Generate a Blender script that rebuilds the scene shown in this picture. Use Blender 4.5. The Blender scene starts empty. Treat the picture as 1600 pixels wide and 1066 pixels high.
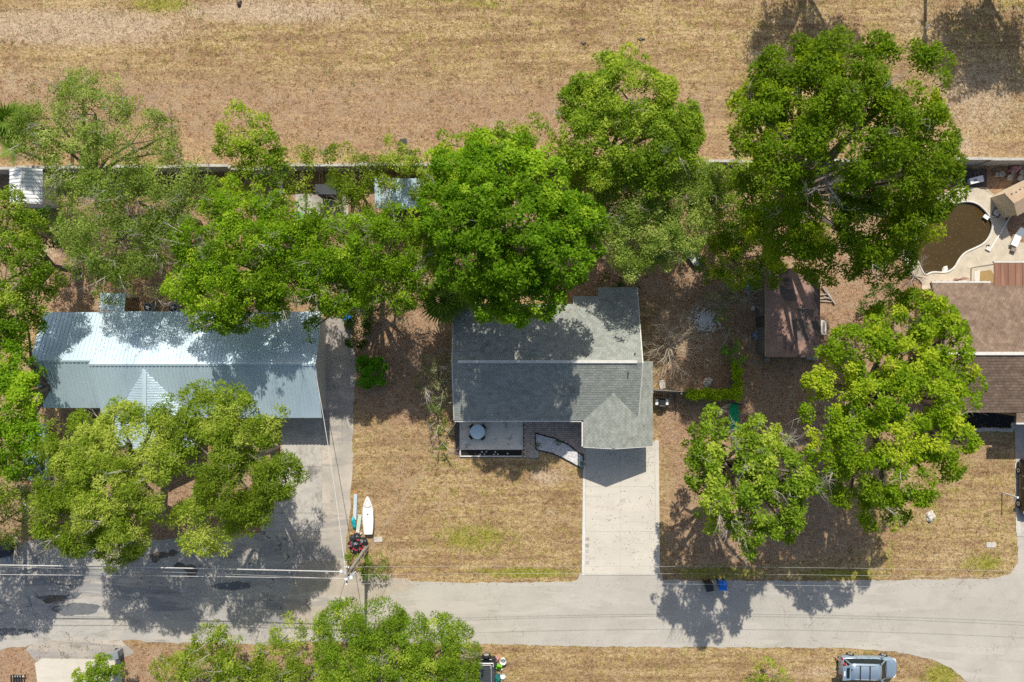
import bpy, bmesh, math, random
import numpy as np
from mathutils import Vector, Matrix

SC = bpy.context.scene
COL = SC.collection
# ------------------------------------------------------------------ camera, sky, sun, exposure
S, H = 0.05625, 60.0                      # metres per photo pixel on the ground, height of the drone
cam_d = bpy.data.cameras.new('camera'); cam_d.lens = 24; cam_d.sensor_width = 36
cam_d.clip_start = 0.5; cam_d.clip_end = 3000
cam = bpy.data.objects.new('camera', cam_d); COL.objects.link(cam)
cam.location = (0, 0, H); SC.camera = cam

SUN_EL = 45.0
world = bpy.data.worlds.new('World'); SC.world = world; world.use_nodes = True
wn = world.node_tree.nodes; wl = world.node_tree.links
sky = wn.new('ShaderNodeTexSky'); sky.sky_type = 'NISHITA'; sky.sun_disc = False
sky.sun_elevation = math.radians(SUN_EL); sky.sun_rotation = math.radians(0)
sky.air_density = 1.0; sky.dust_density = 2.0; sky.ozone_density = 1.0
bg = wn['Background']; bg.inputs['Strength'].default_value = 0.105
wl.new(sky.outputs[0], bg.inputs['Color'])
sd = bpy.data.lights.new('sun', 'SUN'); sd.energy = 4.4; sd.angle = math.radians(0.5); sd.color = (1.0, 0.95, 0.86)
sun = bpy.data.objects.new('sun', sd); COL.objects.link(sun)
sun.rotation_euler = (math.radians(-(90 - SUN_EL)), 0, math.radians(-1.0)); sun.location = (0, 60, 60)
SC.view_settings.view_transform = 'Standard'; SC.view_settings.look = 'None'
SC.view_settings.exposure = 0.28; SC.view_settings.gamma = 1.0; SC.view_settings.use_curve_mapping = False
SC.render.engine = 'CYCLES'
SC.cycles.max_bounces = 6; SC.cycles.diffuse_bounces = 3; SC.cycles.glossy_bounces = 2
SC.cycles.transmission_bounces = 4; SC.cycles.transparent_max_bounces = 4
SC.cycles.use_denoising = False

# ------------------------------------------------------------------ helpers
def W(px, py, h=0.0):
    f = 1 - h / H
    return ((px - 800) * S * f, (533 - py) * S * f, h)
def G(px, py): return W(px, py)[:2]
def GP(pts, h=0.0): return [W(x, y, h)[:2] for x, y in pts]

def tag(o, label=None, cat=None, group=None, kind=None):
    if label: o['label'] = label
    if cat: o['category'] = cat
    if group: o['group'] = group
    if kind: o['kind'] = kind
    return o
def empty(name, loc, rz=0, label=None, cat=None, group=None):
    o = bpy.data.objects.new(name, None); COL.objects.link(o)
    o.location = loc; o.rotation_euler = (0, 0, rz); o.empty_display_size = .3
    return tag(o, label, cat, group)
def wloc(o):
    v = Vector((0, 0, 0))
    while o is not None:
        v += o.location; o = o.parent
    return v
def link(name, mesh, mat, parent=None, loc=None, rz=0):
    o = bpy.data.objects.new(name, mesh); COL.objects.link(o)
    if mat is not None and len(mesh.materials) == 0: mesh.materials.append(mat)
    if parent is not None: o.parent = parent
    if loc is not None: o.location = loc
    o.rotation_euler = (0, 0, rz)
    return o
def copy_tree(o, parent=None):
    c = o.copy(); COL.objects.link(c)
    if parent is not None: c.parent = parent
    for ch in list(o.children): copy_tree(ch, c)
    return c

class MB:
    def __init__(s): s.v = []; s.f = []
    def add(s, vs, fs):
        b = len(s.v); s.v += [tuple(p) for p in vs]; s.f += [tuple(b + i for i in f) for f in fs]; return s
    def box(s, x0, x1, y0, y1, z0, z1):
        return s.add([(x0,y0,z0),(x1,y0,z0),(x1,y1,z0),(x0,y1,z0),(x0,y0,z1),(x1,y0,z1),(x1,y1,z1),(x0,y1,z1)],
                     [(3,2,1,0),(4,5,6,7),(0,1,5,4),(1,2,6,5),(2,3,7,6),(3,0,4,7)])
    def obox(s, c, hx, hy, z0, z1, rz=0, bev=0):
        ca, sa = math.cos(rz), math.sin(rz)
        P = [(c[0]+x*ca-y*sa, c[1]+x*sa+y*ca) for x, y in ((-hx,-hy),(hx,-hy),(hx,hy),(-hx,hy))]
        return s.prism(P, z0, z1, bev)
    def prism(s, poly, z0, z1, bev=0):
        a = sum(poly[i][0]*poly[(i+1)%len(poly)][1]-poly[(i+1)%len(poly)][0]*poly[i][1] for i in range(len(poly)))
        if a < 0: poly = poly[::-1]
        n = len(poly)
        zf = z0 if callable(z0) else (lambda x, y: z0)
        zt = z1 if callable(z1) else (lambda x, y: z1)
        if bev <= 0:
            vs = [(x, y, zf(x,y)) for x, y in poly] + [(x, y, zt(x,y)) for x, y in poly]
            fs = [tuple(range(n))[::-1], tuple(range(n, 2*n))] + [(i, (i+1)%n, n+(i+1)%n, n+i) for i in range(n)]
        else:
            cx = sum(p[0] for p in poly)/n; cy = sum(p[1] for p in poly)/n
            ins = []
            for x, y in poly:
                d = math.hypot(x-cx, y-cy) or 1
                ins.append((x-(x-cx)/d*bev*1.3, y-(y-cy)/d*bev*1.3))
            vs = [(x,y,zf(x,y)) for x,y in poly]+[(x,y,zt(x,y)-bev) for x,y in poly]+[(x,y,zt(x,y)) for x,y in ins]
            fs = [tuple(range(n))[::-1], tuple(range(2*n,3*n))]
            fs += [(i,(i+1)%n,n+(i+1)%n,n+i) for i in range(n)]+[(n+i,n+(i+1)%n,2*n+(i+1)%n,2*n+i) for i in range(n)]
        return s.add(vs, fs)
    def tube(s, pts, rad, n=6):
        pts = [Vector(p) for p in pts]
        if not isinstance(rad, (list, tuple)): rad = [rad]*len(pts)
        vs = []; fs = []
        up = None
        for i, p in enumerate(pts):
            t = (pts[min(i+1, len(pts)-1)] - pts[max(i-1, 0)])
            if t.length < 1e-9: t = Vector((0,0,1))
            t.normalize()
            if up is None:
                up = Vector((1,0,0)) if abs(t.x) < .8 else Vector((0,1,0))
            u = (up - t*up.dot(t)).normalized(); w = t.cross(u); up = u
            for k in range(n):
                a = 2*math.pi*k/n
                vs.append(p + (u*math.cos(a)+w*math.sin(a))*rad[i])
        for i in range(len(pts)-1):
            for k in range(n):
                fs.append((i*n+k, i*n+(k+1)%n, (i+1)*n+(k+1)%n, (i+1)*n+k))
        fs.append(tuple(range(n))[::-1]); fs.append(tuple(range((len(pts)-1)*n, len(pts)*n)))
        return s.add(vs, fs)
    def lathe(s, prof, c=(0,0,0), n=20, cap=True):
        vs = []; fs = []
        for r, z in prof:
            for k in range(n):
                a = 2*math.pi*k/n; vs.append((c[0]+r*math.cos(a), c[1]+r*math.sin(a), c[2]+z))
        for i in range(len(prof)-1):
            for k in range(n): fs.append((i*n+k, i*n+(k+1)%n, (i+1)*n+(k+1)%n, (i+1)*n+k))
        if cap:
            fs.append(tuple(range(n))[::-1]); fs.append(tuple(range((len(prof)-1)*n, len(prof)*n)))
        return s.add(vs, fs)
    def mesh(s, name, off=(0,0,0), smooth=False):
        m = bpy.data.meshes.new(name)
        m.from_pydata([(x-off[0], y-off[1], z-off[2]) for x, y, z in s.v], [], s.f)
        if smooth: m.polygons.foreach_set('use_smooth', [True]*len(m.polygons))
        m.update(); return m
    def build(s, name, mat, parent=None, local=False, smooth=False, kind=None):
        off = (0,0,0) if (local or parent is None) else wloc(parent)
        o = link(name, s.mesh(name, off, smooth), mat, parent)
        if kind: o['kind'] = kind
        return o
    def thing(s, name, mat, label, cat, group=None, smooth=False):
        """one-mesh thing with its origin at its base"""
        xs = [p[0] for p in s.v]; ys = [p[1] for p in s.v]; zs = [p[2] for p in s.v]
        c = ((min(xs)+max(xs))/2, (min(ys)+max(ys))/2, min(zs))
        o = link(name, s.mesh(name, c, smooth), mat, None, c)
        return tag(o, label, cat, group)
def base_of(s):
    xs = [p[0] for p in s.v]; ys = [p[1] for p in s.v]; zs = [p[2] for p in s.v]
    return ((min(xs)+max(xs))/2, (min(ys)+max(ys))/2, min(zs))
def np_mesh(name, V, nq, k=4, attrs=None):
    """V: (nq*k,3) vertices, one k-gon per k vertices"""
    m = bpy.data.meshes.new(name)
    m.vertices.add(len(V)); m.vertices.foreach_set('co', np.ascontiguousarray(V, dtype=np.float32).ravel())
    m.loops.add(nq*k); m.loops.foreach_set('vertex_index', np.arange(nq*k, dtype=np.int32))
    m.polygons.add(nq); m.polygons.foreach_set('loop_start', np.arange(0, nq*k, k, dtype=np.int32))
    m.polygons.foreach_set('loop_total', np.full(nq, k, dtype=np.int32))
    for nm, arr in (attrs or {}).items():
        a = m.attributes.new(nm, 'FLOAT', 'FACE'); a.data.foreach_set('value', np.asarray(arr, dtype=np.float32))
    m.update(calc_edges=True); return m

# ------------------------------------------------------------------ materials
def nt(name):
    m = bpy.data.materials.new(name); m.use_nodes = True
    t = m.node_tree; return m, t, t.nodes, t.links, t.nodes['Principled BSDF']
def rgb(c): return (c[0], c[1], c[2], 1)
def mixc(t, f, a, b, mode='MIX'):
    n = t.nodes.new('ShaderNodeMix'); n.data_type = 'RGBA'; n.blend_type = mode
    for sock, val in ((n.inputs[0], f), (n.inputs[6], a), (n.inputs[7], b)):
        if hasattr(val, 'links'): t.links.new(val, sock)
        elif isinstance(val, (int, float)): sock.default_value = val
        else: sock.default_value = rgb(val)
    return n.outputs[2]
def mth(t, op, a, b=0.0, clamp=False):
    n = t.nodes.new('ShaderNodeMath'); n.operation = op; n.use_clamp = clamp
    for sock, val in ((n.inputs[0], a), (n.inputs[1], b)):
        if hasattr(val, 'links'): t.links.new(val, sock)
        else: sock.default_value = val
    return n.outputs[0]
def ramp(t, f, a, b):
    n = t.nodes.new('ShaderNodeMapRange'); n.clamp = True; n.interpolation_type = 'SMOOTHSTEP'
    t.links.new(f, n.inputs[0]); n.inputs[1].default_value = a; n.inputs[2].default_value = b
    return n.outputs[0]
def noise(t, vec, scale, detail=4, rough=.6, dist=0):
    n = t.nodes.new('ShaderNodeTexNoise'); n.inputs['Scale'].default_value = scale
    n.inputs['Detail'].default_value = detail; n.inputs['Roughness'].default_value = rough
    n.inputs['Distortion'].default_value = dist
    t.links.new(vec, n.inputs['Vector']); return n.outputs[0]
def coords(t, scale=None, world=False):
    if world:
        g = t.nodes.new('ShaderNodeNewGeometry'); v = g.outputs['Position']
    else:
        v = t.nodes.new('ShaderNodeTexCoord').outputs['Object']
    if scale:
        m = t.nodes.new('ShaderNodeMapping'); m.inputs['Scale'].default_value = scale
        t.links.new(v, m.inputs['Vector']); v = m.outputs[0]
    return v
def island(t):
    return t.nodes.new('ShaderNodeNewGeometry').outputs['Random Per Island']
def bump(t, b, hgt, strength=.4, dist=.03):
    n = t.nodes.new('ShaderNodeBump'); n.inputs['Strength'].default_value = strength; n.inputs['Distance'].default_value = dist
    t.links.new(hgt, n.inputs['Height']); t.links.new(n.outputs[0], b.inputs['Normal'])

def M(name, c1, c2=None, scale=3, rough=.8, metal=0, spec=.3, bmp=0, isl=0, fine=0, stain=None, stain_scale=.6, stain_w=(.55,.7), stretch=None, coat=0):
    """two colours mixed by noise, optional per-piece variation, fine grain and stains with their own shape"""
    m, t, N, L, b = nt(name)
    v = coords(t, stretch, world=True)
    c2 = c2 or tuple(x*.8 for x in c1)
    f = ramp(t, noise(t, v, scale, 6, .65), .3, .7)
    col = mixc(t, f, c1, c2)
    if isl:
        h = mth(t, 'MULTIPLY_ADD', island(t), 2*isl); 
        N_ = h.node; N_.inputs[2].default_value = 1-isl
        hs = t.nodes.new('ShaderNodeHueSaturation'); L.new(col, hs.inputs['Color']); L.new(h, hs.inputs['Value']); col = hs.outputs[0]
    if fine:
        g = noise(t, v, 14, 3, .7)
        k = mth(t, 'MULTIPLY_ADD', ramp(t, g, .3, .7), 2*fine); k.node.inputs[2].default_value = 1-fine
        hs = t.nodes.new('ShaderNodeHueSaturation'); L.new(col, hs.inputs['Color']); L.new(k, hs.inputs['Value']); col = hs.outputs[0]
    if stain is not None:
        s_ = ramp(t, noise(t, v, stain_scale, 7, .7, .6), *stain_w)
        col = mixc(t, s_, col, stain)
    L.new(col, b.inputs['Base Color'])
    b.inputs['Roughness'].default_value = rough; b.inputs['Metallic'].default_value = metal
    b.inputs['Specular IOR Level'].default_value = spec
    if coat: b.inputs['Coat Weight'].default_value = coat; b.inputs['Coat Roughness'].default_value = .08
    if bmp: bump(t, b, noise(t, v, 9, 5, .7), bmp, .03)
    return m

def leaf_mat(name, c1, c2, c3=None, trans=.35, dead=None):
    m, t, N, L, b = nt(name)
    r = island(t)
    a = t.nodes.new('ShaderNodeAttribute'); a.attribute_name = 'clump'
    col = mixc(t, r, c1, c2)
    if c3: col = mixc(t, ramp(t, a.outputs['Fac'], .55, 1.0), col, c3)
    if dead is not None:
        col = mixc(t, ramp(t, a.outputs['Fac'], .985, .99), col, dead)
    v = mth(t, 'MULTIPLY_ADD', a.outputs['Fac'], .5); v.node.inputs[2].default_value = .75
    hs = t.nodes.new('ShaderNodeHueSaturation'); L.new(col, hs.inputs['Color']); L.new(v, hs.inputs['Value']); col = hs.outputs[0]
    L.new(col, b.inputs['Base Color'])
    b.inputs['Roughness'].default_value = .6; b.inputs['Specular IOR Level'].default_value = .12
    tr = N.new('ShaderNodeBsdfTranslucent')
    tc = t.nodes.new('ShaderNodeHueSaturation'); tc.inputs['Saturation'].default_value = 1.1; tc.inputs['Value'].default_value = 1.5
    L.new(col, tc.inputs['Color']); L.new(tc.outputs[0], tr.inputs['Color'])
    mx = N.new('ShaderNodeMixShader'); mx.inputs[0].default_value = trans
    L.new(b.outputs[0], mx.inputs[1]); L.new(tr.outputs[0], mx.inputs[2])
    L.new(mx.outputs[0], N['Material Output'].inputs['Surface'])
    return m

def ground_mat():
    m, t, N, L, b = nt('ground_soil_and_grass')
    v = coords(t, world=True)
    z = N.new('ShaderNodeAttribute'); z.attribute_name = 'zone'
    sep = N.new('ShaderNodeSeparateColor'); L.new(z.outputs['Color'], sep.inputs[0])
    vs = coords(t, (.35, 1.5, 1), world=True)
    streak = noise(t, vs, .9, 5, .7)
    big = noise(t, v, .22, 5, .6, .4)
    mid = noise(t, v, 1.1, 6, .7, .3)
    tuft = noise(t, v, 4.2, 4, .75)
    fine = noise(t, v, 12, 3, .8)
    # dry grass: straw over brown thatch
    mix3 = mth(t, 'ADD', mth(t, 'MULTIPLY', tuft, .55), mth(t, 'MULTIPLY', fine, .45))
    worm = noise(t, coords(t, (1, 1.7, 1), world=True), 2.1, 5, .7, 1.2)
    mix3 = mth(t, 'ADD', mth(t, 'MULTIPLY', mix3, .6), mth(t, 'MULTIPLY', worm, .4))
    straw = mixc(t, ramp(t, mix3, .40, .60), (.20, .125, .050), (.54, .40, .205))
    thatch = mixc(t, ramp(t, mix3, .39, .62), (.155, .092, .045), (.43, .285, .155))
    base = mixc(t, ramp(t, mth(t, 'ADD', mth(t, 'MULTIPLY', streak, .6), mth(t, 'MULTIPLY', big, .4)), .44, .56), thatch, straw)
    olive = mixc(t, ramp(t, mix3, .38, .62), (.165, .13, .030), (.42, .335, .115))
    base = mixc(t, mth(t, 'MULTIPLY', ramp(t, mid, .48, .62), .75), base, olive)
    lines = noise(t, coords(t, (.06, 1.0, 1), world=True), 1.6, 4, .6, .2)
    base = mixc(t, mth(t, 'MULTIPLY', ramp(t, lines, .50, .64), .62), base, mixc(t, ramp(t, mix3, .4, .6), (.13, .078, .042), (.29, .185, .10)))
    base = mixc(t, mth(t, 'MULTIPLY', ramp(t, lines, .46, .34), .45), base, mixc(t, ramp(t, mix3, .4, .6), (.30, .20, .10), (.60, .46, .27)))
    litter = mixc(t, ramp(t, mix3, .36, .62), (.13, .078, .046), (.46, .29, .175))
    litter = mixc(t, mth(t, 'MULTIPLY', ramp(t, mid, .44, .6), .6), litter, mixc(t, ramp(t, fine, .3, .7), (.22, .15, .095), (.40, .285, .19)))
    green = mixc(t, ramp(t, mix3, .38, .62), (.12, .13, .014), (.34, .32, .05))
    pale = mixc(t, ramp(t, mix3, .38, .62), (.27, .195, .125), (.55, .42, .275))
    bare = ramp(t, noise(t, v, .55, 5, .65, .8), .54, .66)
    base = mixc(t, mth(t, 'MULTIPLY', bare, .65), base, mixc(t, ramp(t, fine, .3, .7), (.34, .235, .13), (.45, .33, .195)))
    weed = mth(t, 'MULTIPLY', ramp(t, noise(t, v, 1.7, 4, .6, .5), .62, .70), ramp(t, big, .45, .6))
    base = mixc(t, mth(t, 'MULTIPLY', weed, .6), base, (.17, .16, .035))
    litter = mixc(t, mth(t, 'MULTIPLY', ramp(t, noise(t, v, .7, 5, .65, .8), .50, .62), .75), litter, mixc(t, ramp(t, fine, .3, .7), (.30, .21, .135), (.42, .305, .205)))
    def wgt(s, lo=.28, hi=.72):
        w = mth(t, 'ADD', s, mth(t, 'MULTIPLY', mth(t, 'SUBTRACT', mth(t, 'ADD', mth(t, 'MULTIPLY', mid, .6), mth(t, 'MULTIPLY', tuft, .4)), .5), 1.5))
        return mth(t, 'MULTIPLY', ramp(t, w, lo, hi), ramp(t, s, .02, .2))
    col = mixc(t, wgt(sep.outputs[0]), base, litter)
    col = mixc(t, wgt(sep.outputs[2], .35, .75), col, pale)
    col = mixc(t, mth(t, 'MULTIPLY', wgt(sep.outputs[1], .4, .85), .9), col, green)
    g = mth(t, 'MULTIPLY_ADD', ramp(t, fine, .3, .7), .55); g.node.inputs[2].default_value = .74
    hs = N.new('ShaderNodeHueSaturation'); L.new(col, hs.inputs['Color']); L.new(g, hs.inputs['Value'])
    L.new(hs.outputs[0], b.inputs['Base Color'])
    b.inputs['Roughness'].default_value = .95; b.inputs['Specular IOR Level'].default_value = .1
    bump(t, b, mth(t, 'ADD', mth(t, 'MULTIPLY', tuft, 1.0), mth(t, 'MULTIPLY', fine, .4)), .6, .09)
    return m

def road_mat(name, c1, c2, patch, crack, patch_w=(.52, .58), grime=.3, cw=.9, pscale=.16):
    m, t, N, L, b = nt(name)
    v = coords(t, world=True)
    vs = coords(t, (.25, 1.4, 1), world=True)
    big = noise(t, v, .35, 6, .65, .3)
    col = mixc(t, ramp(t, big, .35, .65), c1, c2)
    p = ramp(t, noise(t, vs, pscale*2, 4, .6, .9), *patch_w)
    col = mixc(t, mth(t, 'MULTIPLY', p, .8), col, patch)
    fine = noise(t, v, 16, 3, .8)
    k = mth(t, 'MULTIPLY_ADD', ramp(t, fine, .3, .7), .14); k.node.inputs[2].default_value = .93
    hs = N.new('ShaderNodeHueSaturation'); L.new(col, hs.inputs['Color']); L.new(k, hs.inputs['Value']); col = hs.outputs[0]
    s_ = mth(t, 'MULTIPLY', ramp(t, noise(t, vs, 1.1, 7, .7, .5), .5, .75), grime)
    col = mixc(t, s_, col, crack)
    # cracks: thin lines where a warped noise crosses its middle
    cr = noise(t, v, .30, 3, .55, 1.2)
    d = mth(t, 'ABSOLUTE', mth(t, 'SUBTRACT', cr, .5))
    gate = ramp(t, noise(t, v, .13, 2, .5), .45, .6)
    line = mth(t, 'MULTIPLY', mth(t, 'SUBTRACT', 1.0, ramp(t, d, .0015, .006)), gate)
    col = mixc(t, mth(t, 'MULTIPLY', line, cw), col, crack)
    L.new(col, b.inputs['Base Color']); b.inputs['Roughness'].default_value = .9; b.inputs['Specular IOR Level'].default_value = .2
    bump(t, b, fine, .25, .02)
    return m

MAT = {}
MAT['ground'] = ground_mat()
MAT['road'] = road_mat('light_grey_road', (.44, .41, .35), (.395, .365, .31), (.465, .43, .37), (.22, .19, .15), grime=.24, cw=.5)
MAT['old_road'] = road_mat('old_patched_asphalt', (.37, .35, .32), (.46, .42, .355), (.25, .245, .24), (.10, .085, .07), grime=.5)
MAT['apron'] = road_mat('worn_concrete_apron', (.50, .44, .36), (.38, .345, .295), (.31, .285, .26), (.10, .08, .06), grime=.45)
MAT['new_conc'] = road_mat('new_concrete', (.60, .55, .46), (.53, .485, .405), (.56, .52, .44), (.28, .24, .19), grime=.30, cw=.55)
MAT['old_conc'] = M('weathered_concrete', (.50, .46, .40), (.38, .355, .315), 1.2, fine=.12, stain=(.17, .155, .135), stain_scale=.5, stain_w=(.5, .72))
MAT['conc_wall'] = M('wall_concrete', (.50, .47, .41), (.36, .34, .30), 2, fine=.08, stain=(.16, .15, .13), stain_scale=.8, stain_w=(.56, .7))
MAT['porch'] = M('porch_concrete', (.80, .72, .58), (.66, .60, .50), .9, fine=.08, stain=(.25, .25, .235), stain_scale=.8, stain_w=(.52, .7))
MAT['pool_deck'] = M('pool_deck_concrete', (.56, .49, .38), (.46, .40, .30), 1.6, fine=.1, stain=(.30, .25, .18), stain_scale=1.0, stain_w=(.55, .72))
MAT['metal_roof'] = M('galvalume_roof', (.58, .70, .755), (.49, .61, .68), .6, rough=.36, metal=.3, spec=.4, isl=.03, stain=(.50, .52, .54), stain_scale=.9, stain_w=(.6, .8), stretch=(1,.25,1))
MAT['white_metal'] = M('white_painted_metal', (.76, .76, .74), (.70, .70, .68), 2, rough=.45, spec=.4)
MAT['shingle'] = M('grey_green_shingle', (.305, .32, .28), (.245, .26, .23), 1.6, rough=.95, spec=.15, isl=.13, fine=.1, stain=(.17, .165, .145), stain_scale=.7, stain_w=(.55, .75))
MAT['shingle_brown'] = M('brown_shingle', (.235, .17, .122), (.17, .118, .085), 1.6, rough=.95, spec=.15, isl=.16, fine=.1, stain=(.11, .08, .062), stain_scale=.6, stain_w=(.55, .75))
MAT['underlay'] = M('roof_felt', (.10, .10, .09), (.08, .08, .07), 2)
MAT['stucco'] = M('cream_stucco', (.60, .55, .45), (.55, .50, .41), 2, bmp=.2)
MAT['white'] = M('white_paint', (.80, .80, .78), (.74, .74, .72), 3, rough=.5)
MAT['trim'] = M('off_white_trim', (.66, .64, .58), (.56, .54, .49), 3, rough=.6)
MAT['glass'] = M('window_glass', (.012, .02, .02), (.010, .016, .018), 1, rough=.1, spec=.3)
MAT['rust_roof'] = M('rust_brown_roof_coating', (.37, .235, .185), (.28, .17, .135), .9, rough=.9, fine=.1, stain=(.10, .08, .075), stain_scale=.45, stain_w=(.52, .6))
MAT['roof_tar'] = M('roof_tar_patch', (.17, .125, .11), (.13, .10, .09), 2)
MAT['rust_metal'] = M('rust_brown_metal', (.27, .135, .085), (.20, .10, .062), 1.0, rough=.6, stretch=(2, .2, 1), stain=(.34, .20, .13), stain_scale=.8)
MAT['grey_board'] = M('weathered_board', (.25, .22, .18), (.16, .14, .115), 3, isl=.2, fine=.15)
MAT['dark_wood'] = M('dark_deck_wood', (.115, .09, .075), (.075, .06, .052), 3, isl=.3, fine=.15)
MAT['tan_board'] = M('tan_siding', (.42, .31, .205), (.36, .26, .17), 2, isl=.06)
MAT['cream_board'] = M('cream_siding', (.62, .53, .38), (.55, .47, .33), 2)
MAT['paver'] = M('brick_paver', (.54, .42, .33), (.43, .35, .29), 2, isl=.2, fine=.08)
MAT['sand_joint'] = M('paver_joint_sand', (.24, .20, .165))
MAT['black_edge'] = M('black_edging', (.02, .02, .02), (.03, .03, .03))
MAT['white_gravel'] = M('white_gravel', (.72, .71, .68), (.52, .51, .49), 9, isl=.18)
MAT['mulch'] = M('black_mulch', (.022, .02, .018), (.012, .011, .010), 8, isl=.3)
MAT['stone'] = M('pale_stone', (.56, .53, .47), (.40, .37, .32), 5, isl=.12, bmp=.5)
MAT['block'] = M('grey_block', (.33, .33, .31), (.25, .25, .24), 5, isl=.1, bmp=.3)
MAT['bark'] = M('grey_bark', (.20, .165, .13), (.12, .098, .078), 6, bmp=.5)
MAT['twig'] = M('pale_bare_wood', (.47, .42, .36), (.33, .29, .245), 5)
MAT['pale_straw'] = M('bleached_dead_twigs', (.62, .52, .39), (.46, .375, .275), 5)
MAT['black_plastic'] = M('black_plastic', (.018, .02, .022), (.028, .03, .032), 3, rough=.4, spec=.5)
MAT['grey_plastic'] = M('grey_plastic', (.26, .29, .31), (.20, .225, .24), 3, rough=.5)
MAT['bluegrey_plastic'] = M('blue_grey_plastic', (.40, .47, .53), (.34, .41, .47), 3, rough=.5)
MAT['blue_plastic'] = M('bright_blue_plastic', (.008, .16, .62), (.006, .12, .50), 3, rough=.4, spec=.5)
MAT['teal'] = M('teal_plastic', (.015, .36, .42), (.01, .28, .33), 3, rough=.4)
MAT['teal_cloth'] = M('dark_teal_cloth', (.01, .15, .13), (.008, .11, .10), 4)
MAT['green_net'] = M('green_netting', (.012, .42, .17), (.008, .30, .12), 5, rough=.7)
MAT['lime'] = M('lime_fabric', (.22, .58, .03), (.17, .46, .02), 5)
MAT['red'] = M('red_scrap', (.45, .035, .045), (.32, .03, .035), 5)
MAT['pink'] = M('faded_pink_fabric', (.52, .27, .27), (.42, .20, .21), 5)
MAT['pale_blue_glass'] = M('pale_blue_tabletop', (.74, .88, .90), (.70, .84, .87), 2, rough=.35)
MAT['pale_green_board'] = M('pale_green_board', (.52, .58, .48), (.46, .52, .42), 3)
MAT['pale_blue_board'] = M('pale_blue_board', (.50, .57, .61), (.44, .51, .55), 3)
MAT['orange_wood'] = M('orange_brown_board', (.45, .22, .10), (.38, .18, .08), 3)
MAT['boat_white'] = M('white_gelcoat', (.80, .79, .77), (.76, .75, .73), 2, rough=.3, spec=.5)
MAT['boat_grey'] = M('grey_deck_paint', (.50, .49, .46), (.44, .43, .40), 3)
MAT['jon'] = M('weathered_grey_green_hull', (.27, .30, .27), (.17, .20, .18), 3, rough=.6, stain=(.42, .43, .40), stain_scale=1.6)
MAT['van'] = M('silver_blue_car_paint', (.33, .42, .50), (.32, .41, .49), 1, rough=.3, metal=.5, spec=.5, coat=.6)
MAT['blue_car'] = M('pale_blue_car_paint', (.32, .50, .60), (.31, .48, .58), 1, rough=.3, metal=.2, spec=.5, coat=.6)
MAT['black_car'] = M('black_car_paint', (.015, .015, .018), (.018, .018, .02), 1, rough=.25, spec=.5, coat=.6)
MAT['jeep'] = M('charcoal_hardtop', (.055, .06, .065), (.045, .05, .055), 3, rough=.6)
MAT['tyre'] = M('black_rubber', (.015, .015, .015), (.02, .02, .02), 4, rough=.85)
MAT['rim'] = M('silver_rim', (.55, .55, .56), (.5, .5, .5), 3, rough=.35, metal=.6)
MAT['lamp'] = M('headlamp_lens', (.75, .76, .76), (.7, .7, .7), 3, rough=.1, spec=.6)
MAT['redlamp'] = M('tail_lamp_lens', (.35, .02, .02), (.3, .02, .02), 3, rough=.15)
MAT['wire'] = M('bare_cable', (.60, .58, .55), (.5, .48, .45), 3, rough=.5)
MAT['dark_wire'] = M('grey_cable', (.42, .40, .37), (.34, .33, .31), 3, rough=.6)
MAT['pole'] = M('weathered_pole_wood', (.34, .30, .25), (.22, .19, .155), 4, fine=.1)
MAT['skin'] = M('skin', (.45, .26, .18), (.42, .24, .165), 6, rough=.6)
MAT['hair'] = M('brown_hair', (.05, .03, .02), (.03, .02, .012), 12)
MAT['shorts'] = M('grey_cloth', (.16, .17, .19), (.13, .14, .16), 6)
MAT['water'] = M('brown_pool_water', (.068, .043, .011), (.055, .036, .010), .5, rough=.06, spec=.5)
MAT['patch'] = M('dark_wet_mud', (.10, .08, .06), (.15, .12, .09), 1.5, rough=.5)
MAT['sandy'] = M('sandy_dirt', (.43, .375, .30), (.36, .31, .245), 1.2, fine=.15)
# foliage
MAT['lf_dark'] = leaf_mat('leaf_oak_dark', (.10,.185,.006), (.20,.30,.010), (.25,.32,.012), .42)
MAT['lf_bright'] = leaf_mat('leaf_bright_green', (.11,.23,.008), (.20,.355,.014), (.28,.395,.025), .45)
MAT['lf_yellow'] = leaf_mat('leaf_yellow_green', (.14,.245,.008), (.27,.40,.015), (.36,.42,.03), .45)
MAT['lf_lime'] = leaf_mat('leaf_lime_oak', (.115,.225,.006), (.235,.385,.014), (.31,.41,.03), .43)
MAT['lf_oak'] = leaf_mat('leaf_live_oak', (.145,.23,.030), (.275,.375,.060), (.34,.40,.10), .40)
MAT['lf_olive'] = leaf_mat('leaf_olive_oak', (.135,.215,.012), (.265,.36,.030), (.34,.39,.065), .42)
MAT['lf_mid'] = leaf_mat('leaf_mid_green', (.115,.21,.010), (.235,.35,.025), (.31,.38,.045), .42)
MAT['lf_pale'] = leaf_mat('leaf_grey_green', (.22,.23,.10), (.35,.36,.17), (.40,.38,.22), .3)
MAT['lf_vine'] = leaf_mat('leaf_vine', (.22,.35,.006), (.36,.50,.010), (.42,.50,.02), .42)
MAT['lf_hedge'] = leaf_mat('leaf_glossy_shrub', (.08,.26,.010), (.19,.42,.020), (.25,.46,.03), .38)
MAT['lf_palm'] = leaf_mat('leaf_palm', (.10,.18,.02), (.17,.26,.03), (.20,.28,.04), .36)
MAT['lf_vdark'] = leaf_mat('leaf_deep_green', (.04,.095,.008), (.08,.155,.014), (.10,.17,.02), .3)
MAT['lf_straw0'] = leaf_mat('dry_grass_blade', (.30, .21, .09), (.58, .44, .23), (.50, .36, .18), .3)
MAT['lf_turf'] = leaf_mat('green_grass_blade', (.10, .125, .018), (.20, .20, .035), (.26, .22, .06), .3)
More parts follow.
